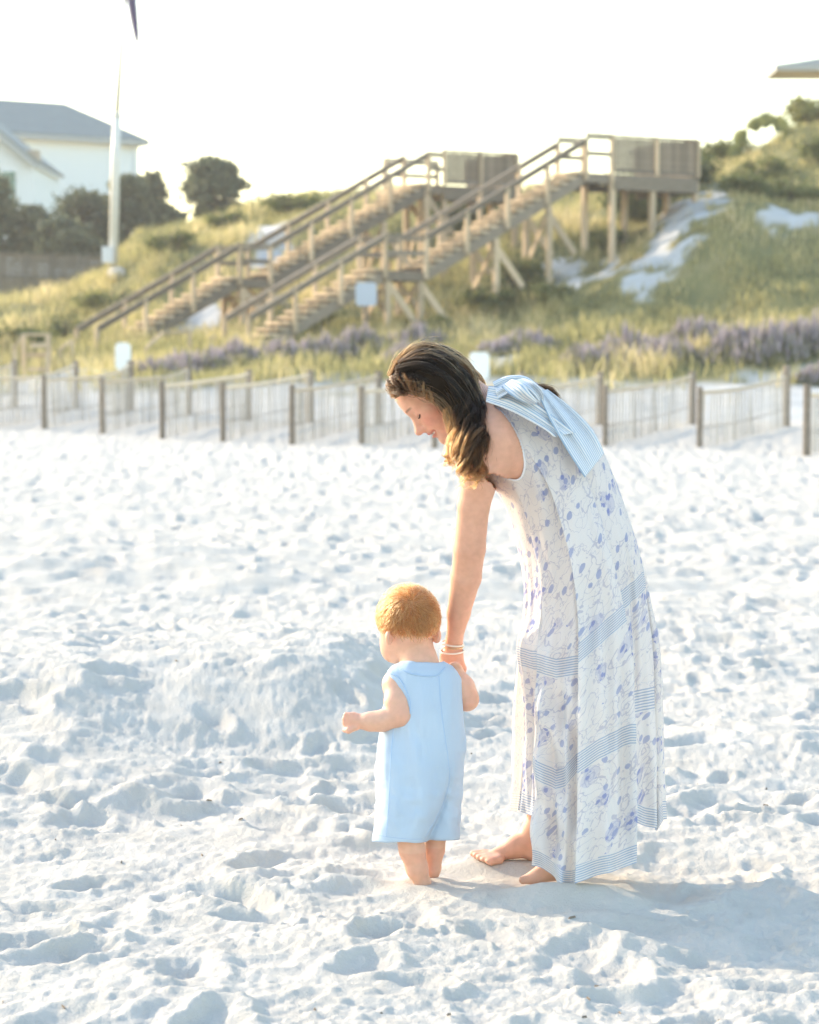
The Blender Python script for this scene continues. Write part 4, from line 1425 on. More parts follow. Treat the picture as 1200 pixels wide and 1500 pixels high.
# hem drop per panel
ext = np.select([PN == 0, PN == 1, PN == 2, PN == 3], [
    -14 + 110 * W2, 74 + 20 * sstep(.15, .40, W2), 92 - 34 * sstep(.46, .77, W2), 4 + 0 * W2], -6 * np.sin(PH) * 0 + np.where(PH > math.pi, -8.0, 0))
py = py + (ext + 5 * np.sin(W2 * 19 + 1) * (PH < math.pi)) * (SS / 10) ** 3.2
dd = -sc[:, 4:5] * np.sin(PH) + sc[:, 5:6]
off = np.select([PN == 0, PN == 1, PN == 2, PN == 3], [-.060, .005, .060, -.040], 0.0)
# the central front panel fold starts high, the others lower
start = np.select([PN == 2, PN == 3], [sstep(1.8, 5, SS), sstep(4.6, 7, SS)], sstep(6.2, 8.5, SS))
rad = off * start
pl = .010 * np.sin(PH * 10 + 1.3 * np.sin(SS * .6)) + .005 * np.sin(PH * 21 + SS * .7) + .004 * np.sin(PH * 33 + 2 * np.sin(SS))
rad = rad + pl * tt + .004 * np.sin(PH * 11 + SS * 2.1) * (1 - tt)
# drawn folds on the backlit left panel, running down to the right
g1 = np.sin(.125 * (px - 745) - .062 * (py - 960))
rad = rad + np.where((PN == 1), .013 * ts * g1 * sstep(6.2, 7.4, SS), 0)
rad = rad + .010 * fbm(px * .02, py * .010 + 5, 3) * ts
for wc, ww, am, st0 in ((.20, .018, .020, 6.0), (.27, .03, -.016, 6.6), (.345, .02, .022, 6.2), (.40, .02, -.014, 7.0), (.52, .035, -.016, 4.2), (.60, .022, .018, 5.4),
                        (.69, .03, -.018, 6.2), (.84, .02, .018, 5.6), (.90, .022, -.016, 5.0), (.95, .02, .014, 6.5), (.07, .02, .016, 6.5)):
    drift = wc + .02 * np.sin(SS * .8 + wc * 20)
    rad = rad + np.where(nearside[None], am * np.exp(-((W2 - drift) / (ww * (.6 + .06 * SS))) ** 2) * sstep(st0, st0 + 2.5, SS), 0)
# a knee pushes the left part forward
rad = rad + .03 * np.exp(-((px - 775) / 25) ** 2 - ((py - 955) / 40) ** 2) * nearside
dd = dd - rad * np.sign(np.sin(PH) + 1e-6) * np.abs(np.sin(PH)) ** .5
pxo = px - 18 * np.cos(PH) * rad / .05 * .8 * ts
V3 = Sn(pxo, py, dd)
# fabric coordinates
mid = V3
du = np.concatenate([np.zeros((NS, 1)), np.cumsum(np.linalg.norm(np.diff(mid, axis=1), axis=2), 1)], 1)
dv_ = np.concatenate([np.zeros((1, len(phis))), np.cumsum(np.linalg.norm(np.diff(mid, axis=0), axis=2), 0)], 0)
fab = np.stack([du * .6 + .4 * du.mean(0)[None], dv_, np.zeros_like(du)], -1)
# striped bands: signed distance in metres from the band centre line
def lin(x, xs, ys_): return np.interp(x, xs, ys_)
def bands(pn_, x, y):
    out = np.full(x.shape, 9.0)
    def put(panels, xs, ys_, half):
        nonlocal out
        d = (y - lin(x, xs, ys_)) * .00176
        m = np.isin(pn_, panels) & (np.abs(d) < np.abs(out)) & (np.abs(d) < half * 1.6)
        out = np.where(m, d / half, out)
    put([1], [765, 790, 815, 845], [958, 972, 980, 985 - 10], .026)
    put([0], [745, 780], [955, 968], .026)
    put([2], [845, 880, 915], [962, 928, 893], .026)
    put([3], [912, 930, 955], [882, 868, 842], .028)
    put([1], [770, 790, 812, 830, 845], [1105, 1128, 1143, 1138, 1118], .026)
    put([2], [845, 875, 915], [1122, 1098, 1076], .027)
    put([3], [912, 940, 975], [1048, 1030, 1020], .030)
    return out
BD = bands(PN, px, py)
# hem band follows the lower edge
hem = (py[-1:, :] - py) * .00176
hemk = np.select([PN == 0, PN == 2, PN == 3], [.052, .050, .052], .044)
BD = np.where(hem < hemk, (hem / hemk) * 2 - 1, BD)
BD = np.where(PN == 4, np.where(hem < .05, hem / .05 * 2 - 1, 9), BD)
nc = len(phis)
idx = np.arange(NS * nc).reshape(NS, nc)
F = np.stack([idx[:-1, :-1], idx[1:, :-1], idx[1:, 1:], idx[:-1, 1:]], -1).reshape(-1, 4)
# armhole: faces inside the outline on the near side go, edge vertices move onto the outline
hole = np.array([(640, 690), (640, 600), (690, 575), (713, 588), (724, 595), (737, 606), (749, 622), (759, 640), (766, 660), (769, 680), (765, 697), (757, 703.5), (745, 702), (733, 697.5), (722, 693), (704, 694), (680, 690)], float)
def in_poly(x, y, poly):
    c = np.zeros(x.shape, bool)
    j = len(poly) - 1
    for i in range(len(poly)):
        xi, yi = poly[i]; xj, yj = poly[j]
        with np.errstate(divide='ignore', invalid='ignore'):
            m = ((yi > y) != (yj > y)) & (x < (xj - xi) * (y - yi) / (yj - yi + 1e-12) + xi)
        c ^= m; j = i
    return c
hole_s = np.concatenate([hole[:3], catmull(hole[3:15], 80), hole[15:]])
ins = in_poly(px, py, hole_s) & (np.sin(PH) > .0)
insf = ins.ravel()
nin = insf[F].sum(1)
keep = nin < 2
bv = np.zeros(NS * nc, bool)
cutf = F[~keep]; kf = F[keep]
bmask = np.zeros(NS * nc, bool); bmask[cutf.ravel()] = True
kmask = np.zeros(NS * nc, bool); kmask[kf.ravel()] = True
edgev = np.where(bmask & kmask)[0]
pts2 = np.stack([px.ravel()[edgev], py.ravel()[edgev]], -1)
seg = hole_s
best = None
A_ = seg; B_ = np.roll(seg, -1, 0)
ab = B_ - A_
t_ = np.clip(((pts2[:, None] - A_) * ab).sum(-1) / (ab ** 2).sum(-1), 0, 1)
q_ = A_ + t_[..., None] * ab
dist = ((pts2[:, None] - q_) ** 2).sum(-1)
q_ = q_[np.arange(len(pts2)), dist.argmin(1)]
Vf = V3.reshape(-1, 3).copy()
Vf[edgev] = Sn(q_[:, 0], q_[:, 1], dd.ravel()[edgev])
me = np_mesh('dress', Vf, kf, True)
attr(me, 'bandc', BD.ravel()); attr(me, 'fab', fab.reshape(-1, 3), 'FLOAT_VECTOR')

dm_ = M('printed_cotton', .85, .15)
fv_ = dm_.attr('fab', 1)
bd = dm_.attr('bandc')
def vor(scale, feature='F1', rnd=.9):
    v = dm_.new('TexVoronoi', feature=feature); v.inputs['Scale'].default_value = scale; v.inputs['Randomness'].default_value = rnd
    dm_.l(fv_, v.inputs['Vector']); return v
white = (.86, .83, .81)
wob = dm_.noise(60, 3, fv_)
v1 = vor(17, rnd=.9)
sepc = dm_.new('SeparateColor'); dm_.l(v1.outputs['Color'], sepc.inputs[0])
has = dm_.math('GREATER_THAN', sepc.outputs[0], .50)
dist1 = dm_.math('ADD', v1.outputs['Distance'], dm_.math('MULTIPLY', dm_.math('SUBTRACT', wob, .5), .34))
blob = dm_.math('LESS_THAN', dist1, .40)
petal = dm_.new('TexVoronoi'); petal.inputs['Scale'].default_value = 58; dm_.l(fv_, petal.inputs['Vector'])
pet = dm_.math('GREATER_THAN', dm_.math('ADD', petal.outputs['Distance'], dm_.math('MULTIPLY', dm_.math('SUBTRACT', wob, .5), .5)), .38)
pt2 = dm_.math('MULTIPLY_ADD', pet, .55, .40)
flower = dm_.math('MULTIPLY', dm_.math('MULTIPLY', has, blob), dm_.math('SUBTRACT', 1.0, dm_.math('MULTIPLY', pet, .72)))
# outlined roses: ring lines
v2 = vor(17, rnd=1.0)
ring = dm_.math('LESS_THAN', dm_.math('ABSOLUTE', dm_.math('SUBTRACT', dm_.math('FRACT', dm_.math('MULTIPLY', dm_.math('ADD', v2.outputs['Distance'], dm_.math('MULTIPLY', wob, .25)), 5.5)), .5)), .11)
ring = dm_.math('MULTIPLY', ring, dm_.math('LESS_THAN', v2.outputs['Distance'], .42))
sep2 = dm_.new('SeparateColor'); dm_.l(v2.outputs['Color'], sep2.inputs[0])
ring = dm_.math('MULTIPLY', ring, dm_.math('GREATER_THAN', sep2.outputs[1], .35))
n1 = dm_.noise(13, 3, fv_, .55, .6)
vine = dm_.math('LESS_THAN', dm_.math('ABSOLUTE', dm_.math('SUBTRACT', n1, .5)), .008)
n2 = dm_.noise(26, 2, dm_.mapping(fv_, loc=(3, 5, 0)), .5, .3)
vine2 = dm_.math('LESS_THAN', dm_.math('ABSOLUTE', dm_.math('SUBTRACT', n2, .48)), .010)
lines = dm_.math('MAXIMUM', dm_.math('MULTIPLY', vine, .7), dm_.math('MAXIMUM', dm_.math('MULTIPLY', ring, .65), dm_.math('MULTIPLY', vine2, .55)))
v3 = vor(34, rnd=1.0)
sep3 = dm_.new('SeparateColor'); dm_.l(v3.outputs['Color'], sep3.inputs[0])
leafm = dm_.math('MULTIPLY', dm_.math('GREATER_THAN', sep3.outputs[2], .78), dm_.math('LESS_THAN', dm_.math('ADD', v3.outputs['Distance'], dm_.math('MULTIPLY', wob, .3)), .46))
col = dm_.mix(lines, white, (.44, .45, .58))
col = dm_.mix(dm_.math('MULTIPLY', leafm, .75), col, (.22, .31, .58))
col = dm_.mix(dm_.math('MULTIPLY', flower, .95), col, (.20, .275, .58))
# stripes
ab_ = dm_.math('ABSOLUTE', bd)
inb = dm_.math('LESS_THAN', ab_, 1.0)
st = dm_.math('LESS_THAN', dm_.math('FRACT', dm_.math('MULTIPLY', bd, 4.0)), .42)
scol = dm_.mix(st, (.84, .83, .82), (.28, .40, .58))
col = dm_.mix(inb, col, scol)
dm_.color(col)
dm_.translucent(.30, (.80, .77, .74))
weave = dm_.noise(900, 1, fv_)
wr = dm_.noise(22, 4, fv_, .6)
dm_.bump(dm_.math('ADD', dm_.math('MULTIPLY', weave, .15), wr), .35, .006)
DRESS = dm_.m
dress = obj('dress', me, DRESS, woman)
tree_d = BVHTree.FromPolygons([Vector(v) for v in Vf], kf.tolist())
# the body stays under the cloth: skin that would poke through is drawn in behind it
dv3 = Vw - np.array(CAMP)
ddy = dv3[:, 1] * CT - dv3[:, 2] * ST
vpx = 600 + FPX * dv3[:, 0] / ddy; vpy = 750 - FPX * (dv3[:, 1] * ST + dv3[:, 2] * CT) / ddy
inh = in_poly(vpx, vpy, hole_s)
for i in np.where((vpy > 555) & (vpx > 705) & ~inh & ~((vpy > 1200) & (vpx < 790)))[0]:
    d = Vector(dv3[i]); L = d.length; d.normalize()
    r = tree_d.ray_cast(CAMP, d)
    if r[0] is not None and r[3] > L - .012 and r[3] < L + .5:
        Vw[i] = np.array(r[0] + d * .014)
me = np_mesh('body', Vw, Fw, True)
attr(me, 'skin', skin_cols, 'FLOAT_COLOR')
obj('body', me, SKIN, woman)
# piping round the armhole
pp = []
for x, y in catmull(hole[3:15], 60):
    cand = np.argmin((px.ravel() - x) ** 2 + (py.ravel() - y) ** 2 + 1e6 * (np.sin(PH).ravel() <= 0))
    pp.append(Vector(Sn(x, y, dd.ravel()[cand] - .002)))
tube('armhole_piping', pp, .0032, simple('white_piping', (.76, .755, .775), .85, .1, .03), dress, 6)
# centre back seam shows as the fold edge only; the bow is striped cotton
bs = M('striped_cotton', .85, .15)
ac = bs.attr('across')
st = bs.math('LESS_THAN', bs.math('FRACT', bs.math('MULTIPLY', ac, 1 / .0125)), .38)
bs.color(bs.mix(st, (.84, .84, .84), (.38, .50, .64)))
bs.translucent(.2, (.7, .76, .82)); bs.bump(bs.noise(40, 4, bs.coord(), .6), .3, .005)
STRIPE = bs.m
def ribbon(name, ea, eb, parent, mat, nl=40, nw=18, fold=.008, nf=3, ph=0.0, th=.003):
    A = catmull(ea, nl); B = catmull(eb, nl)
    v = np.linspace(0, 1, nw)
    Q = A[:, None] * (1 - v[None, :, None]) + B[:, None] * v[None, :, None]
    l = np.linspace(0, 1, nl)[:, None]
    Q[..., 2] -= fold * np.sin(v[None] * math.pi * 2 * nf + ph + l * 1.5) * (.3 + .7 * np.sin(math.pi * np.clip(l * .9 + .1, 0, 1)))
    Vr = Sn(Q[..., 0], Q[..., 1], Q[..., 2])
    wid = np.linalg.norm(np.diff(Vr, axis=1), axis=2).sum(1).mean() * 1.5
    idx = np.arange(nl * nw).reshape(nl, nw)
    F = np.stack([idx[:-1, :-1], idx[:-1, 1:], idx[1:, 1:], idx[1:, :-1]], -1).reshape(-1, 4)
    me = np_mesh(name, Vr.reshape(-1, 3), F, True)
    attr(me, 'across', np.broadcast_to(v[None] * wid, (nl, nw)).ravel())
    o = obj(name, me, mat, parent)
    md = o.modifiers.new('solid', 'SOLIDIFY'); md.thickness = th; md.offset = 0
    return o
bow = ribbon('bow', [(722, 560, -.12), (745, 551, -.11), (772, 553, -.10), (797, 573, -.09)], [(730, 584, -.175), (752, 573, -.20), (775, 575, -.20), (790, 590, -.17)], woman, STRIPE, fold=.012, nf=2)
ribbon('bow_band', [(716, 566, -.12), (752, 572, -.165), (790, 595, -.185), (826, 622, -.185), (842, 634, -.18)], [(712, 588, -.15), (745, 600, -.19), (775, 615, -.21), (800, 630, -.215), (812, 640, -.215)], bow, STRIPE, fold=.006, nf=2)
ribbon('bow_tail', [(789, 577, -.17), (808, 618, -.20), (832, 660, -.215), (857, 699, -.215)], [(802, 570, -.10), (838, 598, -.11), (868, 630, -.12), (885, 664, -.12)], bow, STRIPE, fold=.014, nf=2, ph=1.0)
ribbon('bow_loop', [(742, 562, -.17), (757, 572, -.215), (772, 584, -.215), (786, 592, -.19)], [(768, 554, -.16), (782, 561, -.195), (795, 574, -.19), (797, 588, -.17)], bow, STRIPE, fold=.012, nf=2, ph=.5)
ribbon('bow_loop', [(735, 566, -.19), (748, 578, -.225), (765, 588, -.22), (780, 592, -.20)], [(750, 556, -.18), (766, 562, -.225), (776, 575, -.235), (788, 588, -.21)], bow, STRIPE, fold=.008, nf=1, ph=2.5)

# ---- hair
cap = SDF(HC - .30, HC + .30, .006)
cap.ell(H(-.014, .038), (.097, .092, .079), HAX, .02)
cap.cut(H(.112, -.018), (.104, .104, .104), HAX, .012)
guides = {
 'crown':  [(592, 540, -.02), (622, 525, -.05), (655, 538, -.074), (680, 568, -.086), (694, 605, -.105), (702, 640, -.165), (698, 675, -.190)],
 'side':   [(588, 545, -.05), (618, 541, -.080), (650, 558, -.098), (674, 588, -.108), (686, 622, -.135), (692, 655, -.185), (692, 690, -.200), (690, 704, -.200)],
 'front':  [(583, 553, -.055), (612, 557, -.088), (642, 570, -.102), (667, 594, -.112), (677, 625, -.150), (682, 658, -.192), (686, 688, -.203), (685, 716, -.202)],
 'gold':   [(579, 561, -.055), (608, 567, -.088), (638, 578, -.102), (659, 599, -.112), (668, 631, -.135), (672, 657, -.178), (680, 683, -.205)],
 'top':    [(579, 556, -.005), (594, 530, 0), (615, 518, -.01), (638, 518, -.015), (662, 533, -.03), (684, 556, -.05), (697, 590, -.075), (703, 628, -.12)],
 'far':    [(585, 540, .06), (610, 518, .07), (645, 518, .08), (680, 542, .07), (698, 575, .06), (692, 630, .07), (668, 660, .06), (658, 690, .05)],
 'twist':  [(573.5, 570, -.015), (580, 561, -.055), (592, 557, -.078), (606, 562, -.092), (622, 570, -.100), (640, 581, -.106)],
 'twist2': [(576, 577, -.03), (590, 573, -.070), (608, 573, -.088), (625, 579, -.099), (645, 590, -.108)],
 'wisp':   [(690, 600, -.115), (697, 630, -.165), (703, 650, -.192), (712, 664, -.198)],
 'wisp2':  [(660, 652, -.05), (656, 664, -.05), (657, 678, -.04), (664, 694, -.04)],
 'backtip': [(770, 566, -.01), (797, 569, -.02), (813, 577, -.03), (826, 592, -.03)],
 'nape':   [(638, 519, .02), (664, 531, .0), (686, 556, -.03), (698, 590, -.07), (706, 622, -.13), (708, 652, -.178), (700, 676, -.19)],
}
for nm, r0 in (('crown', .022), ('side', .022), ('front', .014), ('nape', .020), ('gold', .008)):
    g_ = [S(*q) for q in guides[nm]]
    k_ = {'crown': 5, 'side': 6, 'front': 6, 'nape': 5, 'gold': 5}[nm]
    cap.chain(g_[1:k_], [r0] * 2 + [r0 * .8] * (k_ - 3) if k_ > 3 else [r0] * 2, .025)
V, F = cap.mesh(); V = smooth_mesh(V, F, 2)
hair = obj('hair', np_mesh('hair', V, F, True), CAPW, woman)
#            count r0    r1    curl  freq gold  tip
spec = {'crown': (1500, .024, .024, .016, 2.5, .02, .24), 'side': (1700, .026, .024, .022, 3.0, .05, .50), 'front': (1500, .019, .017, .020, 3.4, .16, .82),
        'gold': (1100, .010, .011, .017, 3.6, .32, .92), 'top': (1100, .015, .017, .005, 1.5, .10, .35), 'far': (600, .024, .02, .012, 2.6, .2, .8),
        'twist': (700, .008, .010, .011, 3.4, .35, .72), 'twist2': (450, .006, .009, .006, 2.2, .35, .75), 'wisp': (110, .004, .004, .006, 1.5, .12, .2),
        'wisp2': (150, .010, .010, .010, 2.0, .7, 1.0), 'backtip': (160, .006, .004, .003, 1.0, .15, .3), 'nape': (1200, .022, .018, .008, 2.0, .03, .28)}
rs = np.random.default_rng(21)
cs_, rr_, tn_ = [], [], []
NP_ = 36
for nm, (cnt, r0, r1, curl, fr, g0_, g1_) in spec.items():
    cl = catmull([S(*q) for q in guides[nm]], NP_)
    tg = np.gradient(cl, axis=0); tg /= np.linalg.norm(tg, axis=1)[:, None]
    n1_ = np.cross(tg, [0, 1.0, 0.15]); n1_ /= np.linalg.norm(n1_, axis=1)[:, None]
    n2_ = np.cross(tg, n1_)
    u = np.linspace(0, 1, NP_)
    nl = max(5, cnt // 48)
    lock_a = rs.uniform(0, 2 * np.pi, nl); lock_r = rs.uniform(0, 1, nl) ** .5; lock_ph = rs.uniform(0, 2 * np.pi, nl)
    lock_f = rs.uniform(.6, 1.45, nl); lock_t = rs.normal(0, .17, nl); lock_len = rs.uniform(.70, 1.04, nl); lock_c = rs.uniform(.5, 1.35, nl)
    lock_w = rs.uniform(.0014, .0034, nl)
    for i in range(cnt):
        k = rs.integers(nl)
        a = lock_a[k]; q = lock_r[k]
        sp_ = r0 + (r1 - r0) * u
        w0 = lock_w[k] * (1.3 - .75 * u ** 1.5)
        ox = q * np.cos(a) * sp_ + rs.normal() * w0; oy = q * np.sin(a) * sp_ + rs.normal() * w0
        amp = curl * lock_c[k] * (sstep(.18, .75, u) if nm not in ('twist', 'twist2') else np.ones_like(u))
        phs = lock_ph[k] + 2 * np.pi * fr * lock_f[k] * (u + .07 * np.sin(5 * u + lock_ph[k])) + rs.normal(0, .14)
        if rs.uniform() < .09:
            ox = ox + rs.normal(0, .007) * u; oy = oy + rs.normal(0, .007) * u
            phs = phs + rs.normal(0, 1)
        c = cl + n1_ * (ox + amp * np.cos(phs))[:, None] + n2_ * (oy + amp * .8 * np.sin(phs))[:, None]
        m = int(NP_ * min(1, lock_len[k] * rs.uniform(.88, 1))) if nm not in ('twist', 'twist2') else NP_
        c = c[:max(m, 6)]
        cs_.append(c); uu2 = u[:len(c)]
        rr_.append(.00052 * (1 - .8 * (uu2 / uu2[-1]) ** 3))
        tn_.append(g0_ + (g1_ - g0_) * sstep(.3, .95, uu2) + lock_t[k] * (.5 + uu2 * .5) + rs.normal(0, .07))
# loose flyaway hairs round the outline
for i in range(260):
    nm = ('top', 'nape', 'crown', 'gold', 'side')[i % 5]
    cl = catmull([S(*q) for q in guides[nm]], NP_)
    a0 = rs.uniform(0, .55); ln = rs.uniform(.2, .45)
    sel = (u >= a0) & (u <= a0 + ln)
    if sel.sum() < 4: continue
    c = cl[sel].copy(); v = np.linspace(0, 1, len(c))
    out = c.mean(0) - HC; out /= np.linalg.norm(out)
    c += out * (.016 + .016 * v[:, None] * rs.uniform(0, 1.2)) + rs.normal(0, .006, 3) * v[:, None] ** 1.5 + rs.normal(0, .008, 3)
    cs_.append(c); rr_.append(np.linspace(.0004, .0002, len(c))); tn_.append(np.full(len(c), rs.uniform(.45, .9)))
strands('hair_strands', hair, HAIRW, cs_, rr_, tn_)

# ================================================================== the child
DB = 6.18
def T(px, py, d=0.0): return np.array(P(px, py, DB + d))
child = empty('person', (.03, 6.18, 0), 'toddler with short ginger hair seen from behind in a light blue romper', 'person', None)
b = SDF((-.20, DB - .14, -.06), (.21, DB + .22, .80), .0032)
fw = np.array([-.38, .925, 0]); sd = np.array([.925, .38, 0]); upv = np.array([0, 0, 1.0])
BAX = (sd, fw, upv)
b.ell(T(598, 905, .03), (.0735, .088, .081), BAX, .02)
b.ell(T(594, 932, .07), (.060, .062, .060), BAX, .03)
b.ell(T(576, 946, .062), (.032, .04, .036), k=.02)
b.ell(T(582, 958, .07), (.03, .035, .022), k=.02)
for (ex, ey, ed, tl) in ((570.0, 934, -.026, -.25), (640.5, 931, .02, .2)):
    ax = (np.array([math.cos(tl), .5, math.sin(tl)]) / np.linalg.norm([math.cos(tl), .5, math.sin(tl)]),)
    b.ell(T(ex, ey, ed), (.0105, .014, .0200), ((1, 0, 0), (0, 1, 0), (0, 0, 1)), .004)
    b.cut(T(ex + (3 if ex < 600 else -2), ey, ed - .013), (.004, .006, .011), k=.005)
b.chain([T(608, 948, .03), T(615, 970, .012), T(618, 992, .005)], [.045, .0445, .055], .015)
b.cone(T(583, 1002, .0), T(652, 1002, .01), .040, .036, .03)
b.chain([T(621, 1010, .0), T(617, 1100, .0), T(610, 1170, .0)], [.050, .058, .055], .03)
# left arm, bent at the elbow, hand out to the left
b.chain([T(581, 1004, -.022), T(583, 1030, -.045), T(587, 1047, -.058)], [.031, .0315, .0275], .02)
b.chain([T(587, 1048, -.058), T(560, 1056, -.055), T(543, 1057, -.05), T(528, 1057, -.045)], [.0275, .025, .0225, .0185], .015)
b.ell(T(517, 1056, -.042), (.021, .019, .0235), k=.010)
for i, (y0, x1) in enumerate(((1047.5, 505), (1053.5, 503), (1059.5, 503.5), (1065, 506))):
    b.chain([T(514, y0, -.052), T(x1 + 2, y0 - .5, -.046), T(x1 + 2, y0 + 1, -.026), T(x1 + 8, y0 + 1, -.018)], [.0068, .0063, .0058, .0052], .004)
b.chain([T(521, 1066, -.055), T(511, 1070, -.058), T(505, 1070, -.050)], [.0085, .0075, .006], .006)
# right arm: elbow out, forearm up to the womans hand
b.chain([T(658, 1006, .032), T(676, 1014, .032), T(684, 1024, .032)], [.030, .0285, .027], .02)
b.chain([T(684, 1024, .032), T(680, 1004, .052), T(670, 985, .062)], [.0275, .021, .0165], .02)
b.ell(T(666, 979, .062), (.018, .016, .018), k=.01)
for q in ((660, 975, .045), (664, 972.5, .044), (668, 972, .045), (672, 974, .048)):
    b.cone(T(q[0] + 1, 980, .055), T(*q), .0062, .0055, .004)
# legs and feet pushed into the sand
b.chain([T(598, 1215, -.02), T(604, 1245, -.015), T(611, 1272, -.012), T(619, 1293, -.005), T(621, 1306, .0)], [.036, .033, .028, .0205, .020], .01)
b.chain([T(640, 1215, .045), T(636, 1245, .05), T(633, 1272, .055), T(630, 1292, .06), T(629, 1302, .06)], [.028, .0265, .022, .0175, .018], .01)
b.chain([T(620, 1302, .005), T(608, 1300, .05), T(596, 1297, .09)], [.022, .02, .018], .015)
b.chain([T(629, 1300, .06), T(622, 1296, .11), T(616, 1293, .14)], [.02, .018, .016], .015)
for i in range(4): b.cone(T(594 - i * .1, 1295, .09), T(590.5 + i * 4.5, 1294, .112), .0085, .0075, .005)
V, F = b.mesh(); V = smooth_mesh(V, F, 1, .4)
me = np_mesh('body', V, F, True)
base = np.array([.72, .43, .31])
colr = np.repeat(base[None], len(V), 0)
for (ex, ey, ed) in ((570, 934, -.020), (640.5, 931, .02)):
    blend(.55 * np.exp(-(np.linalg.norm(V - T(ex, ey, ed), axis=1) / .018) ** 2), (.72, .27, .18))
blend(.45 * np.exp(-(np.linalg.norm(V - T(513, 1057, -.045), axis=1) / .03) ** 2), (.70, .30, .21))
blend(.35 * np.exp(-(np.linalg.norm(V - T(588, 1050, -.07), axis=1) / .03) ** 2), (.70, .32, .23))
blend(.4 * np.exp(-(np.linalg.norm(V - T(685, 1028, .01), axis=1) / .03) ** 2), (.70, .32, .23))
blend(.35 * sstep(T(0, 1250)[2], T(0, 1305)[2], -0 + V[:, 2] * 0 + (T(0, 1250)[2] + T(0, 1305)[2] - V[:, 2])) * (V[:, 2] < T(0, 1245)[2]), (.70, .32, .22))
# scalp shows through as ginger
hz = T(0, 930)[2]
cx_, cy_, cz_ = T(598, 905, .03)
loc = V - np.array([cx_, cy_, cz_]); fwd = loc @ fw; sid = loc @ sd
hairline = -.040 + .9 * np.clip(fwd - .0, 0, 1) + .012 * np.clip(np.abs(sid) / .07, 0, 1)
hm = sstep(hairline - .012, hairline + .022, loc[:, 2]) * (np.linalg.norm(loc / [1, 1.15, 1.1], axis=1) < .11) * (fwd < .062)
ear = np.minimum(np.linalg.norm(V - T(570, 934, -.026), axis=1), np.linalg.norm(V - T(640.5, 931, .02), axis=1)) < .021
hm = hm * ~ear
blend(hm * .8, (.34, .165, .06))
attr(me, 'skin', np.concatenate([colr, np.ones((len(V), 1))], 1), 'FLOAT_COLOR')
obj('body', me, SKIN, child)
tree_c = BVHTree.FromPolygons([Vector(v) for v in V], F.tolist())
# fine short hair combed away from the whorl
whorl = T(606, 884, -.06)
cand = np.where(hm > np.random.default_rng(2).uniform(.1, .8, len(hm)))[0]
rs = np.random.default_rng(9)
pick = rs.choice(cand, 7500)
cen = np.array([cx_, cy_, cz_])
cs_, rr_, tn_ = [], [], []
for i in pick:
    p = V[i] + rs.normal(0, .0012, 3)
    nrm = (p - cen) / np.array([.0735, .088, .081]) ** 2; nrm /= np.linalg.norm(nrm)
    d = p - whorl; d[2] -= .02
    d = d - nrm * (d @ nrm); d /= np.linalg.norm(d) + 1e-6
    sw = np.cross(nrm, d)
    L = rs.uniform(.012, .024) * (1.15 if p[2] > cz_ else .8)
    dirv = d + sw * rs.normal(.25, .28) + nrm * abs(rs.normal(0, .06))
    pts = []
    for t in np.linspace(0, 1, 6):
        q = p + dirv * L * t + nrm * (.003 + .0045 * math.sin(t * 2.4)) * (1 if t > 0 else .2)
        # follow the curve of the head
        rel = (q - cen); 
        pts.append(q - nrm * (L * t) ** 2 / .16)
    cs_.append(np.array(pts)); rr_.append(np.linspace(.0007, .00025, 6)); tn_.append(np.full(6, rs.normal(.45, .24) + .5 * float(perlin(np.array([p[0] * 60]), np.array([p[2] * 25 + p[1] * 20]))[0])))
strands('hair', child, HAIRB, cs_, rr_, tn_)

# ---- romper
g = SDF((-.125, DB - .13, .08), (.17, DB + .14, .62), .0035)
gx = [g.lo[k] + g.h * np.arange(g.n[k]) for k in range(3)]
GX, GY, GZ = np.meshgrid(*gx, indexing='ij')
dyv, dzv = GY * CT - (GZ - CAM_H) * ST, GY * ST + (GZ - CAM_H) * CT
PXg = 600 + FPX * GX / dyv; PYg = 750 - FPX * dzv / dyv; Dg = GY - DB
def loft(rows, ytop, ybot, exp=2.0):
    rows = np.array(rows, float)
    c = np.interp(PYg, rows[:, 0], rows[:, 1]); hw = np.interp(PYg, rows[:, 0], rows[:, 2])
    dc = np.interp(PYg, rows[:, 0], rows[:, 3]); bb = np.interp(PYg, rows[:, 0], rows[:, 4])
    q = (np.abs((PXg - c) / hw) ** exp + np.abs((Dg - dc) / bb) ** exp) ** (1 / exp)
    f = (q - 1) * np.minimum(hw * .00175, bb)
    f = np.maximum(f, (PYg - ybot) * .00175)
    return np.maximum(f, (ytop - PYg) * .00175)
fold = .008 * fbm(PXg * .04 + 3, PYg * .008, 3) + .0045 * np.sin(PXg * .15 + PYg * .012 + 2 * np.sin(PYg * .02)) * sstep(1010, 1130, PYg)
fold = fold + .0065 * fbm((PXg + PYg * .6) * .03, (PYg - PXg * .5) * .05 + 7, 2) * sstep(1100, 1180, PYg)
fold = fold + .007 * np.exp(-((PXg - 601 - (PYg - 1040) * .25) / 7) ** 2) * np.exp(-((PYg - 1075) / 40) ** 2)
fold = fold + .006 * np.exp(-((PXg - (662 - .0022 * np.clip(PYg - 1110, 0, 130) ** 2 - .02 * (PYg - 1110))) / 3.5) ** 2) * sstep(1110, 1150, PYg)
f1 = loft([(968, 619, 30, .005, .050), (975, 619, 43, .003, .054), (983, 619, 51, .0, .062), (995, 620.5, 55, 0, .068), (1010, 621.5, 55.5, 0, .073), (1030, 621, 57, 0, .078),
           (1060, 619.5, 60, 0, .083), (1100, 617, 64.5, 0, .087), (1150, 614.5, 66.5, 0, .088), (1190, 613, 66, 0, .086)], 969, 1185, 2.3)
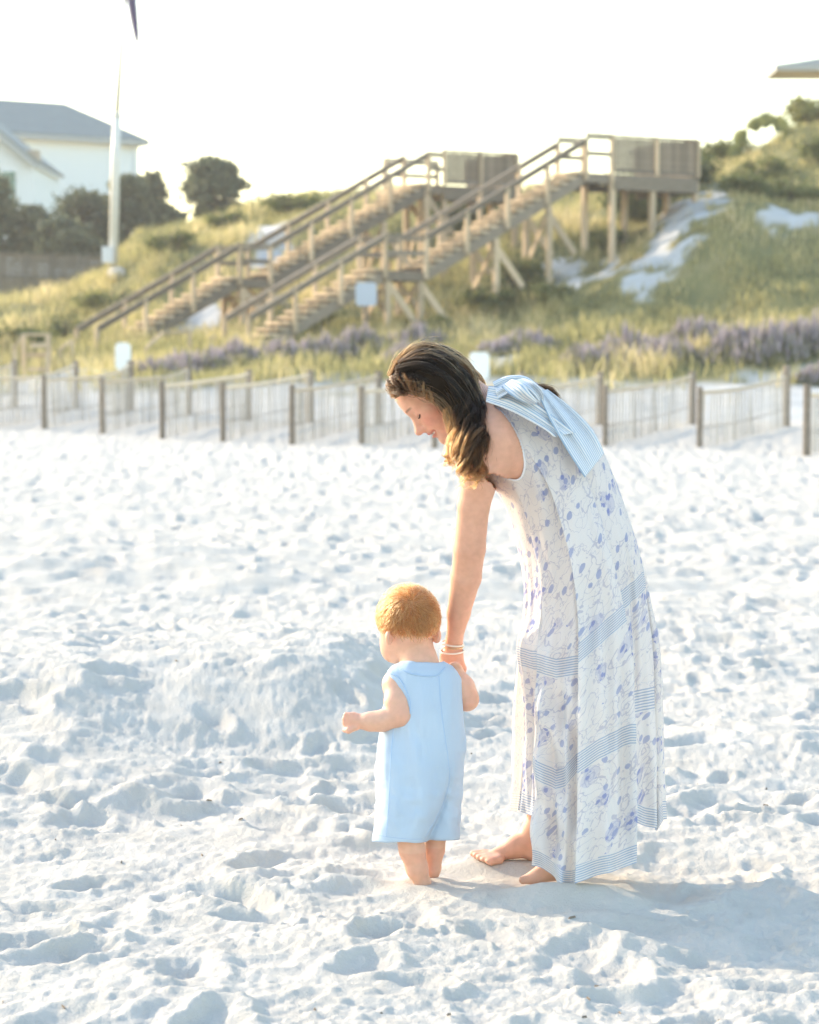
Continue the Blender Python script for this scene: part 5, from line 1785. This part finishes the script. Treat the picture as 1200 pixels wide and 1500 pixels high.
f2 = loft([(1040, 612, 30, -.0, .03), (1090, 611, 52, -.005, .072), (1120, 608, 57, -.01, .08), (1160, 604, 56, -.012, .08), (1200, 594.5, 49, -.014, .078), (1240, 583, 39, -.015, .074)], 1050, 1234, 2.3)
f3 = loft([(1040, 632, 25, .01, .03), (1090, 637, 40, .02, .066), (1120, 645, 36, .035, .07), (1160, 649, 30.5, .04, .07), (1200, 649, 28.5, .042, .068), (1240, 645.5, 27, .042, .066)], 1050, 1231, 2.3)
def smin(a, b_, k):
    h = np.maximum(k - np.abs(a - b_), 0) / k
    return np.minimum(a, b_) - h * h * k * .25
f1 = np.maximum(f1, -(1e9)) 
body_f = np.where(PYg > 1183, 9, f1)
fz = smin(smin(loft([(968, 619, 30, .005, .050), (975, 619, 43, .003, .054), (983, 619, 51, .0, .062), (995, 620.5, 55, 0, .068), (1010, 621.5, 55.5, 0, .073), (1030, 621, 57, 0, .078),
           (1060, 619.5, 60, 0, .083), (1100, 617, 64.5, 0, .086), (1140, 612, 60, 0, .080), (1175, 606, 40, 0, .05)], 969, 1172, 2.3), f2, .02), f3, .012)
g.f = (fz + fold * .8 * (1 - .75 * sstep(1195, 1232, PYg))).astype(np.float32)
V, F = g.mesh(); V = smooth_mesh(V, F, 2, .5)
# scoop the neckline at the back
rm = M('blue_cotton', .85, .15)
rc = rm.coord()
rm.color(rm.ramp(rm.noise(8, 3, rc), [(.3, (.49, .61, .755)), (.7, (.54, .66, .80))]))
rm.translucent(.12, (.5, .68, .88))
wv = rm.noise(700, 2, rc); wr = rm.noise(26, 4, rm.mapping(rc, (1, 1, .5)), .6)
rm.bump(rm.math('ADD', rm.math('MULTIPLY', wv, .2), wr), .4, .006)
romper = obj('romper', np_mesh('romper', V, F, True), rm.m, child)
tree_r = BVHTree.FromPolygons([Vector(v) for v in V], F.tolist())
SEAM = simple('blue_seam', (.41, .55, .74), .85, .1, .04)
def seam(name, pts, r=.0012, lift=.0, n=40):
    q = [hit(tree_r, x, y, lift) for x, y in catmull(pts, n)]
    tube(name, q, r, SEAM, romper, 6)
seam('back_seam', [(643, 990), (645, 1020), (649, 1060), (655, 1100), (658, 1125)], .0013)
seam('side_seam', [(577, 1060), (573, 1110), (570, 1170), (566, 1225)], .0012)
seam('inner_seam', [(659, 1125), (657, 1150), (648, 1180), (634, 1207), (623, 1226)], .0014)
seam('hem_stitch', [(548, 1221), (570, 1226), (600, 1229), (618, 1229)], .0009)
seam('armhole_edge', [(571, 986), (583, 992), (593, 1008), (600, 1028), (601, 1046)], .0022, .001)
seam('collar_edge', [(586, 979), (600, 986), (620, 990), (640, 989), (652, 978)], .0022, .001)
